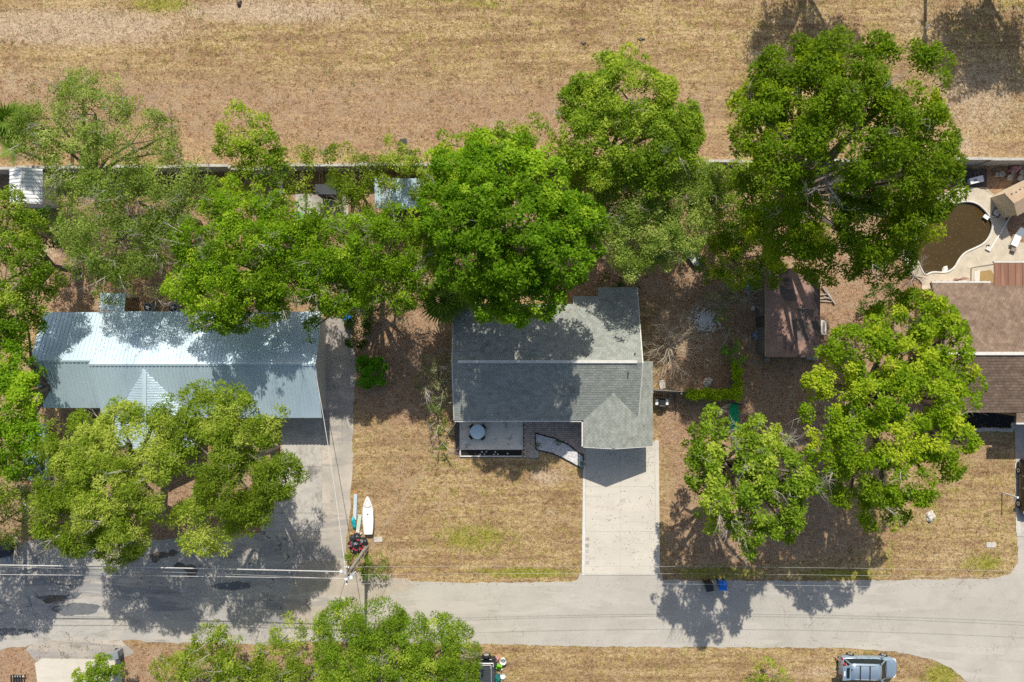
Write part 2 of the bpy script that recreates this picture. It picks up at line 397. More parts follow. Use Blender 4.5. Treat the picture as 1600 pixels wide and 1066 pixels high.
def straw_mat():
    m, t, N, L, b = nt('dry_grass_straw')
    v = coords(t, world=True); r = island(t)
    big = noise(t, v, .22, 5, .6, .4); streak = noise(t, coords(t, (.35,1.5,1), world=True), .9, 5, .7); mid = noise(t, v, 1.1, 6, .7, .3)
    k = ramp(t, mth(t, 'ADD', mth(t, 'MULTIPLY', streak, .6), mth(t, 'MULTIPLY', big, .4)), .42, .58)
    col = mixc(t, k, mixc(t, r, (.17,.105,.05), (.42,.28,.15)), mixc(t, r, (.22,.14,.055), (.54,.40,.20)))
    col = mixc(t, mth(t, 'MULTIPLY', ramp(t, mid, .48, .66), .6), col, mixc(t, r, (.19,.145,.035), (.41,.325,.11)))
    L.new(col, b.inputs['Base Color']); b.inputs['Roughness'].default_value = .9; b.inputs['Specular IOR Level'].default_value = .1
    return m
MAT['lf_straw'] = straw_mat()
MAT['lf_litter'] = leaf_mat('fallen_leaf', (.20, .11, .055), (.44, .25, .135), (.50, .33, .19), .15)
# ------------------------------------------------------------------ ground
R0 = np.random.default_rng(7)
def inpoly(px, py, poly):
    c = np.zeros(px.shape, bool); n = len(poly); j = n-1
    for i in range(n):
        xi, yi = poly[i]; xj, yj = poly[j]
        if yi != yj:
            c ^= ((yi > py) != (yj > py)) & (px < (xj-xi)*(py-yi)/(yj-yi)+xi)
        j = i
    return c
def pdist(px, py, poly):
    d = np.full(px.shape, 1e9); n = len(poly)
    for i in range(n):
        x1, y1 = poly[i]; x2, y2 = poly[(i+1) % n]
        dx, dy = x2-x1, y2-y1; L2 = dx*dx+dy*dy+1e-9
        t = np.clip(((px-x1)*dx+(py-y1)*dy)/L2, 0, 1)
        d = np.minimum(d, np.hypot(px-(x1+t*dx), py-(y1+t*dy)))
    return d
def softpoly(px, py, poly, soft):
    d = pdist(px, py, poly); s = np.where(inpoly(px, py, poly), d, -d)
    return np.clip(.5+s/(2*soft), 0, 1)
def softell(px, py, cx, cy, rx, ry, k=1.0):
    return k*np.clip(1.25-np.hypot((px-cx)/rx, (py-cy)/ry), 0, 1)

def zones(px, py):
    r = np.zeros(px.shape); g = np.zeros(px.shape); b = np.zeros(px.shape)
    def mx(a, w): np.maximum(a, w, out=a)
    # leaf litter and bare soil of the back yards, thinner on the field side of the wall
    mx(r, softpoly(px, py, [(-400,262),(2000,262),(2000,440),(1460,470),(1460,655),(1290,700),(1030,700),(1030,470),(880,470),(700,480),(700,640),(640,670),(556,640),(556,480),(-400,500)], 30))
    mx(r, .62*softpoly(px, py, [(-400,205),(2000,205),(2000,262),(-400,262)], 40))
    mx(r, .58*softpoly(px, py, [(-400,80),(1150,110),(1150,262),(-400,262)], 50))
    mx(r, .95*softpoly(px, py, [(-400,620),(440,655),(440,850),(-400,900)], 20))
    mx(r, .6*softpoly(px, py, [(1030,690),(1290,690),(1390,880),(1030,905)], 30))
    mx(r, .45*softpoly(px, py, [(556,640),(700,640),(640,905),(545,905)], 35))
    mx(r, .9*softpoly(px, py, [(-400,1000),(640,1010),(700,1200),(-400,1300)], 20))
    mx(r, .55*softpoly(px, py, [(545,880),(680,895),(660,912),(540,912)], 10))
    mx(r, .35*softell(px, py, 830, 800, 70, 60)); mx(r, .5*softell(px, py, 1540, 700, 60, 60))
    # green patches
    for c in ((740,840,110,40,.75),(600,725,60,70,.45),(690,720,40,40,.5),(640,800,60,50,.35),(820,895,130,14,.9),(560,690,30,50,.3),
              (1450,790,70,60,.55),(1380,870,90,40,.5),(1540,880,60,25,.8),(1490,725,70,40,.6),(1460,760,110,60,.45),(1550,830,60,60,.4),(1420,820,60,40,.5),(870,850,60,40,.3),(760,780,60,40,.35),(620,850,60,40,.3),(1250,1035,60,20,.3),(1120,895,120,18,.8),(1320,898,140,16,.8),
              (1470,1055,45,30,.95),(1350,1020,90,14,.5),(900,1030,160,14,.35),(250,8,90,22,.8),(330,65,120,25,.35),(700,0,120,14,.6),(760,8,50,12,.7),
              (560,120,160,40,.25),(820,40,160,30,.25),(1130,40,60,70,.35),(1170,90,40,60,.3),(200,420,80,60,.55),(330,440,60,50,.5),(250,460,120,30,.5),
              (470,215,60,14,.3),(1590,20,120,60,.4),(1500,40,100,60,.3),(640,690,35,60,.45),(280,1040,60,40,.8),(860,665,80,30,.3),(1100,650,60,25,.25)):
        mx(g, softell(px, py, *c))
    # pale sandy ground
    for c in ((120,42,280,46,.85),(420,18,260,30,.8),(20,120,120,60,.45),(1530,150,140,120,.62),(1500,230,80,60,.6),(1430,30,80,60,.5),(1300,60,120,40,.3),
              (880,130,60,40,.3),(800,120,60,30,.35),(855,745,55,26,.7),(640,865,70,22,.5),(860,800,20,14,.6),(1070,520,70,90,.55),(1060,600,60,40,.45),
              (60,395,50,30,.8),(1480,870,90,40,.45),(1290,1050,90,20,.6),(1420,720,60,40,.3),(1180,20,200,30,.3),(560,930,60,40,.6),(700,235,240,20,.3),(560,240,120,20,.3)):
        mx(b, softell(px, py, *c))
    return r, g, b

def axis(lo, hi, step, far):
    a = list(np.arange(lo, hi+1e-6, step)); d = step; x = hi; out = []
    while x < far: d *= 1.5; x += d; out.append(x)
    d = step; x = lo; neg = []
    while x > -far: d *= 1.5; x -= d; neg.append(x)
    return np.array(neg[::-1]+a+out)
gx = axis(-50, 50, .34, 900); gy = axis(-36, 36, .34, 900)
XX, YY = np.meshgrid(gx, gy); nx, ny = len(gx), len(gy)
gv = np.stack([XX.ravel(), YY.ravel(), np.zeros(XX.size)], 1)
ii = (np.arange(ny-1)[:, None]*nx+np.arange(nx-1)[None, :]).ravel()
gf = np.stack([ii, ii+1, ii+1+nx, ii+nx], 1)
gm = bpy.data.meshes.new('ground')
gm.vertices.add(len(gv)); gm.vertices.foreach_set('co', gv.astype(np.float32).ravel())
gm.loops.add(gf.size); gm.loops.foreach_set('vertex_index', gf.astype(np.int32).ravel())
gm.polygons.add(len(gf)); gm.polygons.foreach_set('loop_start', np.arange(0, gf.size, 4, dtype=np.int32))
gm.polygons.foreach_set('loop_total', np.full(len(gf), 4, dtype=np.int32))
zr, zg, zb = zones(gv[:, 0]/S+800, 533-gv[:, 1]/S)
ca = gm.color_attributes.new('zone', 'FLOAT_COLOR', 'POINT')
ca.data.foreach_set('color', np.stack([zr, zg, zb, np.ones_like(zr)], 1).astype(np.float32).ravel())
gm.update(calc_edges=True)
o = link('ground', gm, MAT['ground']); o['kind'] = 'structure'

# ------------------------------------------------------------------ roads, drives, slabs
rnd = random.Random(5)
def rough(pts, step=9, amp=2.0, closed=True):
    """photo-pixel outline with a broken edge"""
    out = []; n = len(pts)
    for i in range(n if closed else n-1):
        (x1, y1), (x2, y2) = pts[i], pts[(i+1) % n]
        L = math.hypot(x2-x1, y2-y1); k = max(1, int(L/step))
        for j in range(k):
            t = j/k; out.append((x1+(x2-x1)*t+rnd.uniform(-amp, amp)*(j > 0), y1+(y2-y1)*t+rnd.uniform(-amp, amp)*(j > 0)))
    return out
def sheet(name, pts, z, mat, th=None):
    mb = MB(); P = GP(pts)
    if th is None: th = z
    mb.prism(P, z-th, z)
    o = mb.build(name, mat); o['kind'] = 'structure'; return o
ROAD = [(470,912),(600,909),(700,910),(800,911),(880,909),(902,906),(906,896),(1034,896),(1036,906),(1120,907),(1300,908),(1450,905),(1555,904),(1578,897),(1590,880),(1590,838),(1760,838),(1760,1260),(1560,1260),(1540,1100),(1512,1066),(1490,1047),(1455,1030),(1400,1018),(1330,1013),(1200,1012),(1000,1011),(850,1009),(745,1006),(660,1006),(560,1004),(470,1000)]
OLD = [(-500,882),(-60,880),(30,872),(200,874),(440,878),(530,890),(545,905),(560,930),(566,965),(530,1000),(400,1008),(260,1004),(200,1000),(60,1006),(0,1016),(-60,1025),(-500,1030)]
sheet('old_road', rough(OLD, 9, 2.2), .012, MAT['old_road'])
sheet('road', rough(ROAD, 7, 1.3), .018, MAT['road'])
APR = [(-60,880),(28,850),(60,842),(200,846),(400,834),(440,824),(497,824),(497,700),(500,640),(508,560),(506,500),(530,492),(548,520),(556,560),(552,640),(551,730),(547,800),(541,850),(536,890),(440,882),(200,880)]
sheet('apron_pavement', rough(APR, 9, 1.6), .006, MAT['apron'])
sheet('sandy_verge', rough([(470,882),(540,872),(548,895),(640,903),(650,916),(560,950),(470,990),(440,960)], 8, 3), .022, MAT['sandy'], .004)
sheet('sandy_verge', rough([(60,1000),(190,1000),(210,1020),(186,1032),(60,1034),(40,1016)], 8, 2), .016, MAT['apron'], .004)
sheet('driveway', [(55,1036),(66,1029),(188,1031),(196,1120),(66,1120)], .05, MAT['new_conc'])
for p in ([(234,868),(246,862),(262,865),(270,858),(282,862),(272,869),(262,871),(250,873),(244,880),(238,878)],[(278,878),(290,884),(300,882),(309,890),(306,901),(297,903),(292,893),(284,888),(270,884)],
          [(66,938),(80,931),(104,932),(96,940),(72,943)]):
    sheet('mud_patch', rough(p, 5, 1.5), .036, MAT['patch'], .004)
for k in range(24):          # cut edges and overlapping asphalt repairs of the old road
    x = rnd.uniform(-10, 500); y = rnd.uniform(888, 992); w = rnd.uniform(14, 60); h = rnd.uniform(4, 13)
    p = [(x+w*math.cos(a)*rnd.uniform(.75,1.1), y+h*math.sin(a)*rnd.uniform(.7,1.15)) for a in [i*math.pi/7 for i in range(14)]]
    sheet('asphalt_patch', rough(p, 4, 1.2), .0200+k*.0004, MAT['old_road' if k % 3 else 'apron'] if k % 5 else M('tar_patch_%d' % k, (.16,.165,.17), (.12,.125,.13), 2), .004)
# concrete pad and drive beside the metal-roofed house
sheet('driveway_base', [(913,690),(1026,690),(1026,898),(912,898)], .052, MAT['old_conc'])
for (a, b_, c, d) in ((440,652,503,729.4),(428,730,503,801.4),(408,802,503,830)):
    sheet('concrete_pad', [(a,b_),(c,b_),(c,d),(a,d)], .045, MAT['old_conc'])
# main driveway: slabs with open joints, edge strips
for (a, b_, c, d) in ((915.4,690,968.6,760.3),(968.9,690,1022.7,760.3),(915,760.6,968.6,830.3),(968.9,760.6,1023,830.3),(913.8,830.6,968.6,898),(968.9,830.6,1024,898)):
    sheet('driveway_slab', [(a,b_),(c,b_),(c,d),(a,d)], .07, MAT['new_conc'])
sheet('driveway_edge', [(911,720),(915,720),(913.4,899),(909,899)], .075, MAT['trim'])
sheet('driveway_edge', [(1023,688),(1029,688),(1031,893),(1024.4,899)], .075, MAT['new_conc'])
for y in (842,852,861,870,879): 
    mb = MB(); c = G(917.5, y); mb.obox(c, .17, .15, .07, .078, rnd.uniform(-.1,.1)); mb.thing('stepping_stone', MAT['old_conc'], {842:'farthest from the road, fifth counting up',852:'fourth counting up from the road',861:'middle of the five',870:'second counting up from the road',879:'nearest the road'}[y].join(('square paver in the left driveway edge, ','')), 'paver', 'pavers along the driveway edge')
# right-hand neighbour's drive
sheet('driveway', [(1585,655),(1700,655),(1700,838),(1588,838)], .05, MAT['old_conc'])
sheet('driveway_edge', [(1585,724),(1592,724),(1594,832),(1587,832)], .056, MAT['new_conc'])
# pad by the sheds in the back yard
sheet('concrete_pad', [(462,304),(488,302),(490,306),(545,308),(544,345),(462,346)], .08, MAT['old_conc'])

# ------------------------------------------------------------------ front porch, paver walk, gravel bed
PORCH = [(719,645),(817,645),(817,702.5),(719,702.5)]
sheet('porch_slab', PORCH, .12, MAT['porch'])
WALK = [(818,640),(914,640),(914,706),(909,711),(888,694),(866,684),(835.5,676),(835.5,701),(842,706),(842,716),(818,716)]
o = sheet('paver_walk', WALK, .05, MAT['sand_joint'])
mb = MB(); y = 640; row = 0
while y < 716:
    x = 818-(2.2 if row % 2 else 0)
    while x < 914:
        q = [(x+.25,y+.25),(x+4.15,y+.25),(x+4.15,y+3.0),(x+.25,y+3.0)]
        cc = np.array([[x+2.1, y+1.5]])
        if inpoly(cc[:,0], cc[:,1], WALK)[0]: mb.prism(GP(q), .045, .068+rnd.uniform(0,.006))
        x += 4.4
    y += 3.25; row += 1
mb.build('paver', MAT['paver'], o, kind='stuff')
BED = [(836,677),(866,685),(888,695),(911,713),(911,733),(880,716),(862,708),(838,703)]
bed = tag(empty('gravel_bed', W(870,705), 0), 'white gravel bed edged in black curving from porch to driveway', 'garden bed')
MB().prism(GP(BED), 0, .06).build('bed_floor', MAT['white_gravel'], bed)
mb = MB()
BX = [p[0] for p in BED]; n = 0
while n < 1500:
    x, y = rnd.uniform(836,911), rnd.uniform(677,733)
    if inpoly(np.array([x]), np.array([y]), BED)[0]:
        c = G(x, y); r = rnd.uniform(.02,.045); mb.obox(c, r, r*rnd.uniform(.6,1), .058, .06+r, rnd.uniform(0,3)); n += 1
mb.build('gravel', MAT['white_gravel'], bed, kind='stuff')
mb = MB(); P = [W(x,y,.09) for x,y in BED]; mb.tube(P+[P[0]], .055, 5); mb.build('edging', MAT['black_edge'], bed)
# black planter below the porch
pb = empty('planter_bed', W(768,707), 0, 'long black mulch bed with a white edge below the porch', 'garden bed')
MB().prism(GP([(720.5,703.5),(815,703.5),(815,711.5),(720.5,711.5)]), 0, .05).build('mulch', MAT['mulch'], pb)
for k, (x, y) in enumerate(((753,706),(760,705.6),(774,706.2),(750.5,710),(757,709.6),(771.5,710),(778,709.6),(793,708.5))):
    c = G(x, y); MB().obox(c, .07, .06, .05, .11, k).build('stone', MAT['stone'], pb)
MB().prism(GP([(718.5,711.8),(816,711.8),(816,713.6),(718.5,713.6)]), 0, .16).build('front_edge', MAT['trim'], pb)
MB().prism(GP([(718.4,650),(720.2,650),(720.2,711.6),(718.4,711.6)]), 0, .20).build('side_edge', MAT['trim'], pb)
sheet('side_path', [(710,655),(718,655),(718,711),(710,711)], .03, MAT['dark_wood'])
MB().prism(GP([(829,704),(841,704),(841,716),(829,716)]), 0, .085).thing('step_slab', MAT['old_conc'], 'pale square slab at the lawn end of the paver walk', 'slab')

# round patio table with chairs around it
tb = empty('patio_table', W(746,675,.12), 0, 'round pale blue glass table on the front porch', 'table')
c = W(746,675,.85)
MB().lathe([(.60,.70),(.62,.715),(.60,.73)], (c[0],c[1],.12), 32).build('tabletop', MAT['pale_blue_glass'], tb)
MB().lathe([(.605,.70),(.64,.70),(.64,.735),(.605,.735)], (c[0],c[1],.12), 32, cap=False).build('rim', MAT['white'], tb)
MB().lathe([(.035,0),(.035,.70)], (c[0],c[1],.12), 10).build('post', MAT['black_plastic'], tb)
MB().lathe([(.26,0),(.24,.03),(.05,.05)], (c[0],c[1],.12), 16).build('base', MAT['black_plastic'], tb)
for k, a in enumerate((40, 140, 220, 310)):
    a = math.radians(a); cx, cy = c[0]+.62*math.cos(a), c[1]+.62*math.sin(a)
    ch = empty('patio_chair', (cx, cy, .12), a, ['black chair tucked under the round porch table, towards the house and driveway','black chair tucked under the round porch table, towards the house and side path','black chair tucked under the round porch table, towards the lawn and side path','black chair tucked under the round porch table, towards the lawn and paver walk'][k], 'chair', 'chairs round the porch table')
    MB().box(-.22,.20,-.22,.22,.42,.46).build('seat', MAT['black_plastic'], ch, True)
    MB().box(.17,.21,-.22,.22,.46,.85).build('backrest', MAT['black_plastic'], ch, True)
    for sx in (-.2,.18):
        for sy in (-.2,.2): MB().tube([(sx,sy,0),(sx,sy,.42)], .016, 5).build('leg', MAT['black_plastic'], ch, True)
# ------------------------------------------------------------------ roofs
def clip(poly, A, B):
    """keep the part of a plan polygon on the left of A->B"""
    out = []; n = len(poly)
    def side(p): return (B[0]-A[0])*(p[1]-A[1])-(B[1]-A[1])*(p[0]-A[0])
    for i in range(n):
        p, q = poly[i], poly[(i+1) % n]; sp, sq = side(p), side(q)
        if sp >= 0: out.append(p)
        if (sp >= 0) != (sq >= 0):
            t = sp/(sp-sq); out.append((p[0]+(q[0]-p[0])*t, p[1]+(q[1]-p[1])*t))
    return out
def ccw(P):
    a = sum(P[i][0]*P[(i+1)%len(P)][1]-P[(i+1)%len(P)][0]*P[i][1] for i in range(len(P)))
    return P if a > 0 else P[::-1]
def plane(p0, z0, gx_, gy_): return lambda x, y: z0+gx_*(x-p0[0])+gy_*(y-p0[1])
def shingles(name, plan, zf, down, mat, parent, expo=.20, tabw=.34, th=.014, seed=1):
    """courses of separate tabs laid down the slope; plan is a list of convex polygons"""
    rr = random.Random(seed); mb = MB()
    dx, dy = down; ax, ay = -dy, dx
    allp = [p for P in plan for p in P]
    d0 = min(p[0]*dx+p[1]*dy for p in allp); d1 = max(p[0]*dx+p[1]*dy for p in allp)
    a0 = min(p[0]*ax+p[1]*ay for p in allp); a1 = max(p[0]*ax+p[1]*ay for p in allp)
    d = d1; row = 0
    while d > d0:
        a = a0-(tabw*.5 if row % 2 else 0)-rr.uniform(0,.05)
        while a < a1:
            gap = .012; e0, e1 = d-expo, d+rr.uniform(-.006,.006)
            w = tabw
            q = [(a+gap, e0), (a+w, e0), (a+w, e1), (a+gap, e1)]
            Q = ccw([(u*ax+v_*dx, u*ay+v_*dy) for u, v_ in q])
            lift = th+rr.uniform(-.008,.008)
            for P in plan:
                K = Q; PP = ccw(P)
                for i in range(len(PP)):
                    K = clip(K, PP[i], PP[(i+1) % len(PP)])
                    if len(K) < 3: break
                if len(K) < 3: continue
                top = [(x, y, zf(x,y)+.006+lift*max(0, min(1, ((x*dx+y*dy)-e0)/expo))) for x, y in K]
                bot = [(x, y, zf(x,y)-.002) for x, y in K]
                n = len(K); mb.add(bot+top, [tuple(range(n,2*n))]+[(i,(i+1)%n,n+(i+1)%n,n+i) for i in range(n)])
            a += w
        d -= expo; row += 1
    return mb.build(name, mat, parent, kind='stuff')
def deck(name, poly, zf, mat, parent, th=.12):
    return MB().prism(poly, lambda x, y: zf(x, y)-th, lambda x, y: zf(x, y)).build(name, mat, parent)

# ---- main house
hx0, hx1 = -4.80, 10.50
yr, yf, yb = -1.75, -6.61, 3.09
P_ = .40; ZE = 3.1; ZR = ZE+P_*(yr-yf)
hs = empty('shingle_roof_house', (3, -2, 0), 0, 'house with grey-green shingle roof, white ridge vent and front garage gable in the middle', 'house')
zf_front = lambda x, y: ZE+P_*(y-yf)
zf_back = lambda x, y: ZR-P_*(y-yr)
ygf = -8.8; xgr, zgr = 8.33, 4.03; PG = .385
zf_gw = lambda x, y: zgr-PG*(xgr-x); zf_ge = lambda x, y: zgr-PG*(x-xgr)
xw = 5.95; xe = 11.82
yap = yf+(zgr-ZE)/P_
# west gable plane meets front plane where zf_gw = zf_front
yv = lambda x: yf+((zgr-PG*abs(x-xgr))-ZE)/P_
FRONT = [[(hx0,yf),(xw,yf),(xw,yr),(hx0,yr)], [(xw,max(yf,yv(xw))),(xgr,yap),(xgr,yr),(xw,yr)], [(xgr,yap),(hx1,yv(hx1)),(hx1,yr),(xgr,yr)]]
BACK = [[(hx0,yr),(hx1,yr),(hx1,yb),(hx0,yb)], [(5.1,yb),(hx1,yb),(hx1,3.76),(5.1,3.76)], [(7.2,3.76),(hx1,3.76),(hx1,4.52),(7.2,4.52)]]
GWEST = [[(xw,ygf),(xgr,ygf),(xgr,yap),(xw,yv(xw))]]
GEAST = [[(xgr,ygf),(xe,ygf),(xe,yv(hx1)),(xgr,yv(hx1))], [(xgr,yv(hx1)),(hx1,yv(hx1)),(xgr,yap)], [(hx1,yv(hx1)),(xe,yv(hx1)),(xe,yr+.05),(hx1,yr+.05)]]
for k, (pl, zf_, dn) in enumerate(((FRONT, zf_front, (0,-1)), (BACK, zf_back, (0,1)), (GWEST, zf_gw, (-1,0)), (GEAST, zf_ge, (1,0)))):
    for P in pl: deck('roof_deck', ccw(P), lambda x, y, f=zf_: f(x,y)-.004, MAT['underlay'], hs)
    shingles('shingles', pl, zf_, dn, MAT['shingle'], hs, expo=.20 if k < 2 else .18, seed=k+3)
MB().prism([(-4.35,yr-.03),(10.05,yr-.03),(10.05,yr+.21),(-4.35,yr+.21)], lambda x,y: ZR-.06, lambda x,y: ZR+.10).build('ridge_vent', MAT['trim'], hs)
def ridge_caps(a, b, parent, mat, w=.15, name='ridge_cap', step=.3, zoff=.03, rise=.04):
    a, b = Vector(a), Vector(b); L = (b-a).length; n = max(1, int(L/step)); d = (b-a)/n; s = Vector((-d.y, d.x, 0)).normalized()*w
    mb = MB()
    for i in range(n):
        p, q = a+d*i, a+d*(i+1.05)
        z1, z2 = Vector((0,0,zoff+rise)), Vector((0,0,zoff+rise*.5)); zl = Vector((0,0,zoff-.05))
        mb.add([p-s+zl, p+z1, p+s+zl, q-s+zl, q+z2, q+s+zl], [(0,3,4,1),(1,4,5,2),(0,1,2),(3,5,4)])
    return mb.build(name, mat, parent, kind='stuff')
ridge_caps((xgr,ygf,zgr), (xgr,yap,zgr), hs, MAT['shingle'])
# fascia / gutters
MB().prism([(hx0,yf-.14),(xw-.16,yf-.14),(xw-.16,yf-.01),(hx0,yf-.01)], ZE-.20, ZE-.06).build('front_gutter', MAT['trim'], hs)
MB().prism([(xw-.14,ygf),(xw-.015,ygf),(xw-.015,yf-.15),(xw-.14,yf-.15)], ZE-.20, ZE-.06).build('garage_gutter', MAT['trim'], hs)
for k, x in enumerate((-3.4, -.6, 1.4, 3.0, 4.4)): MB().box(x-.03,x+.03,yf-.16,yf-.142,ZE-.22,ZE-.05).build('gutter_bracket', MAT['black_edge'], hs)
def rake(a, b, parent, mat, w=.05, h=.2):
    a, b = Vector(a), Vector(b); d = b-a; s = Vector((-d.y, d.x, 0)).normalized()*w
    MB().add([a-s, a+s, b+s, b-s]+[p-Vector((0,0,h)) for p in (a-s, a+s, b+s, b-s)], [(0,1,2,3),(7,6,5,4),(0,4,5,1),(1,5,6,2),(2,6,7,3),(3,7,4,0)]).build('fascia', mat, parent)
rake((xw,ygf-.03,zf_gw(xw,0)-.01),(xgr,ygf-.03,zgr-.01),hs,MAT['trim']); rake((xgr,ygf-.03,zgr-.01),(xe,ygf-.03,zf_ge(xe,0)-.01),hs,MAT['trim'])
rake((hx0-.03,yf,ZE-.01),(hx0-.03,yr,ZR-.01),hs,MAT['trim']); rake((hx0-.03,yr,ZR-.01),(hx0-.03,yb,ZE-.01),hs,MAT['trim'])
rake((hx1+.03,yr,ZR-.01),(hx1+.03,4.52,zf_back(0,4.52)-.01),hs,MAT['trim'])
rake((hx1+.03,yr,ZR-.01),(hx1+.03,yv(hx1)+.05,zf_front(0,yv(hx1))+.0),hs,MAT['trim'])
# walls
def wall(name, a, b, z1, parent, mat, t=.2, z0=0):
    a, b = Vector((a[0],a[1])), Vector((b[0],b[1])); d = (b-a).normalized(); s = Vector((-d.y, d.x))*t/2
    zt = z1 if callable(z1) else (lambda x, y: z1)
    return MB().prism([tuple(a-s), tuple(b-s), tuple(b+s), tuple(a+s)], z0, zt).build(name, mat, parent)
e = .45
wall('wall', (hx0+e,yf+1.2), (xw+.3,yf+1.2), 2.75, hs, MAT['stucco']); wall('wall', (hx0+e,yb-e), (hx1-e,yb-e), 2.75, hs, MAT['stucco'])
for x in (hx0+e, hx1-e):
    wall('wall', (x,yf+1.2), (x,yr), lambda X,Y: min(zf_front(0,Y),zf_back(0,Y))-.16, hs, MAT['stucco']); wall('wall', (x,yr), (x,yb-e), lambda X,Y: zf_back(0,Y)-.16, hs, MAT['stucco'])
wall('wall', (7.6,4.1), (hx1-e,4.1), 2.3, hs, MAT['stucco'])
wall('wall', (xw+.35,ygf+.35), (xw+.35,yf+1.2), 2.8, hs, MAT['stucco']); wall('wall', (xe-.35,ygf+.35), (xe-.35,yr), 2.45, hs, MAT['stucco'])
for (a, b) in (((xw+.35),6.7),(11.0,xe-.35)): wall('wall', (a,ygf+.35), (b,ygf+.35), 2.45, hs, MAT['stucco'])
MB().add([(xw+.35,ygf+.25,2.45),(xe-.35,ygf+.25,2.45),(xe-.35,ygf+.25,zf_ge(xe-.35,0)-.15),(xgr,ygf+.25,zgr-.15),(xw+.35,ygf+.25,zf_gw(xw+.35,0)-.15),
          (xw+.35,ygf+.45,2.45),(xe-.35,ygf+.45,2.45),(xe-.35,ygf+.45,zf_ge(xe-.35,0)-.15),(xgr,ygf+.45,zgr-.15),(xw+.35,ygf+.45,zf_gw(xw+.35,0)-.15)],
         [(4,3,2,1,0),(5,6,7,8,9),(0,1,6,5),(1,2,7,6),(2,3,8,7),(3,4,9,8),(4,0,5,9)]).build('gable_wall', MAT['stucco'], hs)
gd = MB().box(6.72,10.98,ygf+.36,ygf+.42,.05,2.43).build('garage_door', MAT['white'], hs)
for k in range(4): MB().box(6.8,10.9,ygf+.335,ygf+.355,.12+k*.58,.60+k*.58).build('panel', MAT['white'], gd)
for x in (-2.6, 2.4):
    w_ = MB().box(x-.8,x+.8,yf+1.04,yf+1.1,1.0,2.2).build('window', MAT['trim'], hs); MB().box(x-.72,x+.72,yf+1.02,yf+1.036,1.08,2.12).build('pane', MAT['glass'], w_)
d_ = MB().box(4.3,5.25,yf+1.04,yf+1.1,.12,2.2).build('front_door', MAT['dark_wood'], hs); MB().box(5.1,5.15,yf+1.0,yf+1.036,1.05,1.12).build('handle', MAT['rim'], d_)
for (px, py) in ((733,657.5),(769,657.5)): 
    pass
for x, y in ((9.4,-2.6),): MB().lathe([(.05,0),(.05,.3)], (x,y,zf_front(x,y)-.02), 8).build('vent_pipe', MAT['black_edge'], hs)
for x, y in ((9.93,2.2),): MB().lathe([(.05,0),(.05,.3)], (x,y-3.2,zf_back(x,y-3.2)-.02), 8).build('vent_pipe', MAT['black_edge'], hs)

# ---- metal-roofed house on the left
mh = empty('metal_roof_house', (-27.5, -2, 0), 0, 'long house with pale blue-grey metal roof and a cross gable at left', 'house')
def metal_panel(name, w, run, rise, ribs=3):
    """panel in its own frame: x across, y up the slope"""
    mb = MB(); L = math.hypot(run, rise); t = .006
    prof = []
    st = w/ribs
    for i in range(ribs):
        x = i*st
        prof += [(x,0),(x+st*.28,0),(x+st*.36,.05),(x+st*.62,.05),(x+st*.70,0)]
    prof.append((w-.002, 0))
    n = len(prof)
    vs = [(x,0,z) for x,z in prof]+[(x,run,z+rise) for x,z in prof]+[(x,0,z-.012) for x,z in prof]
    fs = [(i,i+1,n+i+1,n+i) for i in range(n-1)]+[(2*n+i,2*n+i+1,i+1,i) for i in range(n-1)]
    mb.add(vs, fs); return mb.mesh(name)
PM = {}
def panels(x0, x1, y_e, y_r, z_e, z_r, parent, mat, pw=.91, ribs=3, axis='y'):
    """panels from an eave (y_e) to a ridge (y_r); axis x swaps the two directions"""
    run, rise = abs(y_r-y_e), z_r-z_e; n = max(1, round((x1-x0)/pw)); w = (x1-x0)/n
    key = (round(w,3), round(run,3), round(rise,3), ribs)
    if key not in PM: PM[key] = metal_panel('roof_panel', w, run, rise, ribs)
    pl = wloc(parent)
    for i in range(n):
        if axis == 'y':
            if y_r > y_e: loc = (x0+w*i, y_e, z_e); rz = 0
            else: loc = (x0+w*(i+1), y_e, z_e); rz = math.pi
        else:
            if y_r > y_e: loc = (y_e, x0+w*(i+1), z_e); rz = -math.pi/2
            else: loc = (y_e, x0+w*i, z_e); rz = math.pi/2
        link('roof_panel', PM[key], mat, parent, Vector(loc)-pl, rz)
ze, zr = 2.7, 4.5
lx0, lxm, rx1 = -39.3, -34.35, -15.95
panels(lxm, rx1, 2.48, -1.87, ze, zr, mh, MAT['metal_roof']); panels(lxm, rx1, -6.45, -1.87, ze, zr, mh, MAT['metal_roof'])
panels(lx0, lxm-.01, 2.42, -1.58, ze, zr-.12, mh, MAT['metal_roof']); panels(lx0, lxm-.01, -5.62, -1.58, ze, zr-.12, mh, MAT['metal_roof'])
MB().add([(lxm-.02,y,z) for y,z in ((-6.4,ze-.1),(-6.45,ze+.02),(-1.87,zr+.03),(-1.87,zr-.2))]+[(lxm+.03,y,z) for y,z in ((-6.4,ze-.1),(-6.45,ze+.02),(-1.87,zr+.03),(-1.87,zr-.2))],
         [(0,1,2,3),(7,6,5,4),(0,4,5,1),(1,5,6,2),(2,6,7,3),(3,7,4,0)]).build('fascia', MAT['metal_roof'], mh)
def metal_ridge(a, b, parent, mat, w=.16, name='ridge_cap'):
    a, b = Vector(a), Vector(b); d = b-a; s = Vector((-d.y,d.x,0)).normalized()*w; dn = Vector((0,0,-w*.38)); up = Vector((0,0,.045))
    MB().add([a-s+dn+up,a+up,a+s+dn+up,b-s+dn+up,b+up,b+s+dn+up,a-s+dn+up*.2,a+s+dn+up*.2,b-s+dn+up*.2,b+s+dn+up*.2],
             [(0,1,4,3),(1,2,5,4),(6,0,3,8),(2,7,9,5),(6,7,2,1,0),(3,4,5,9,8)]).build(name, mat, parent)
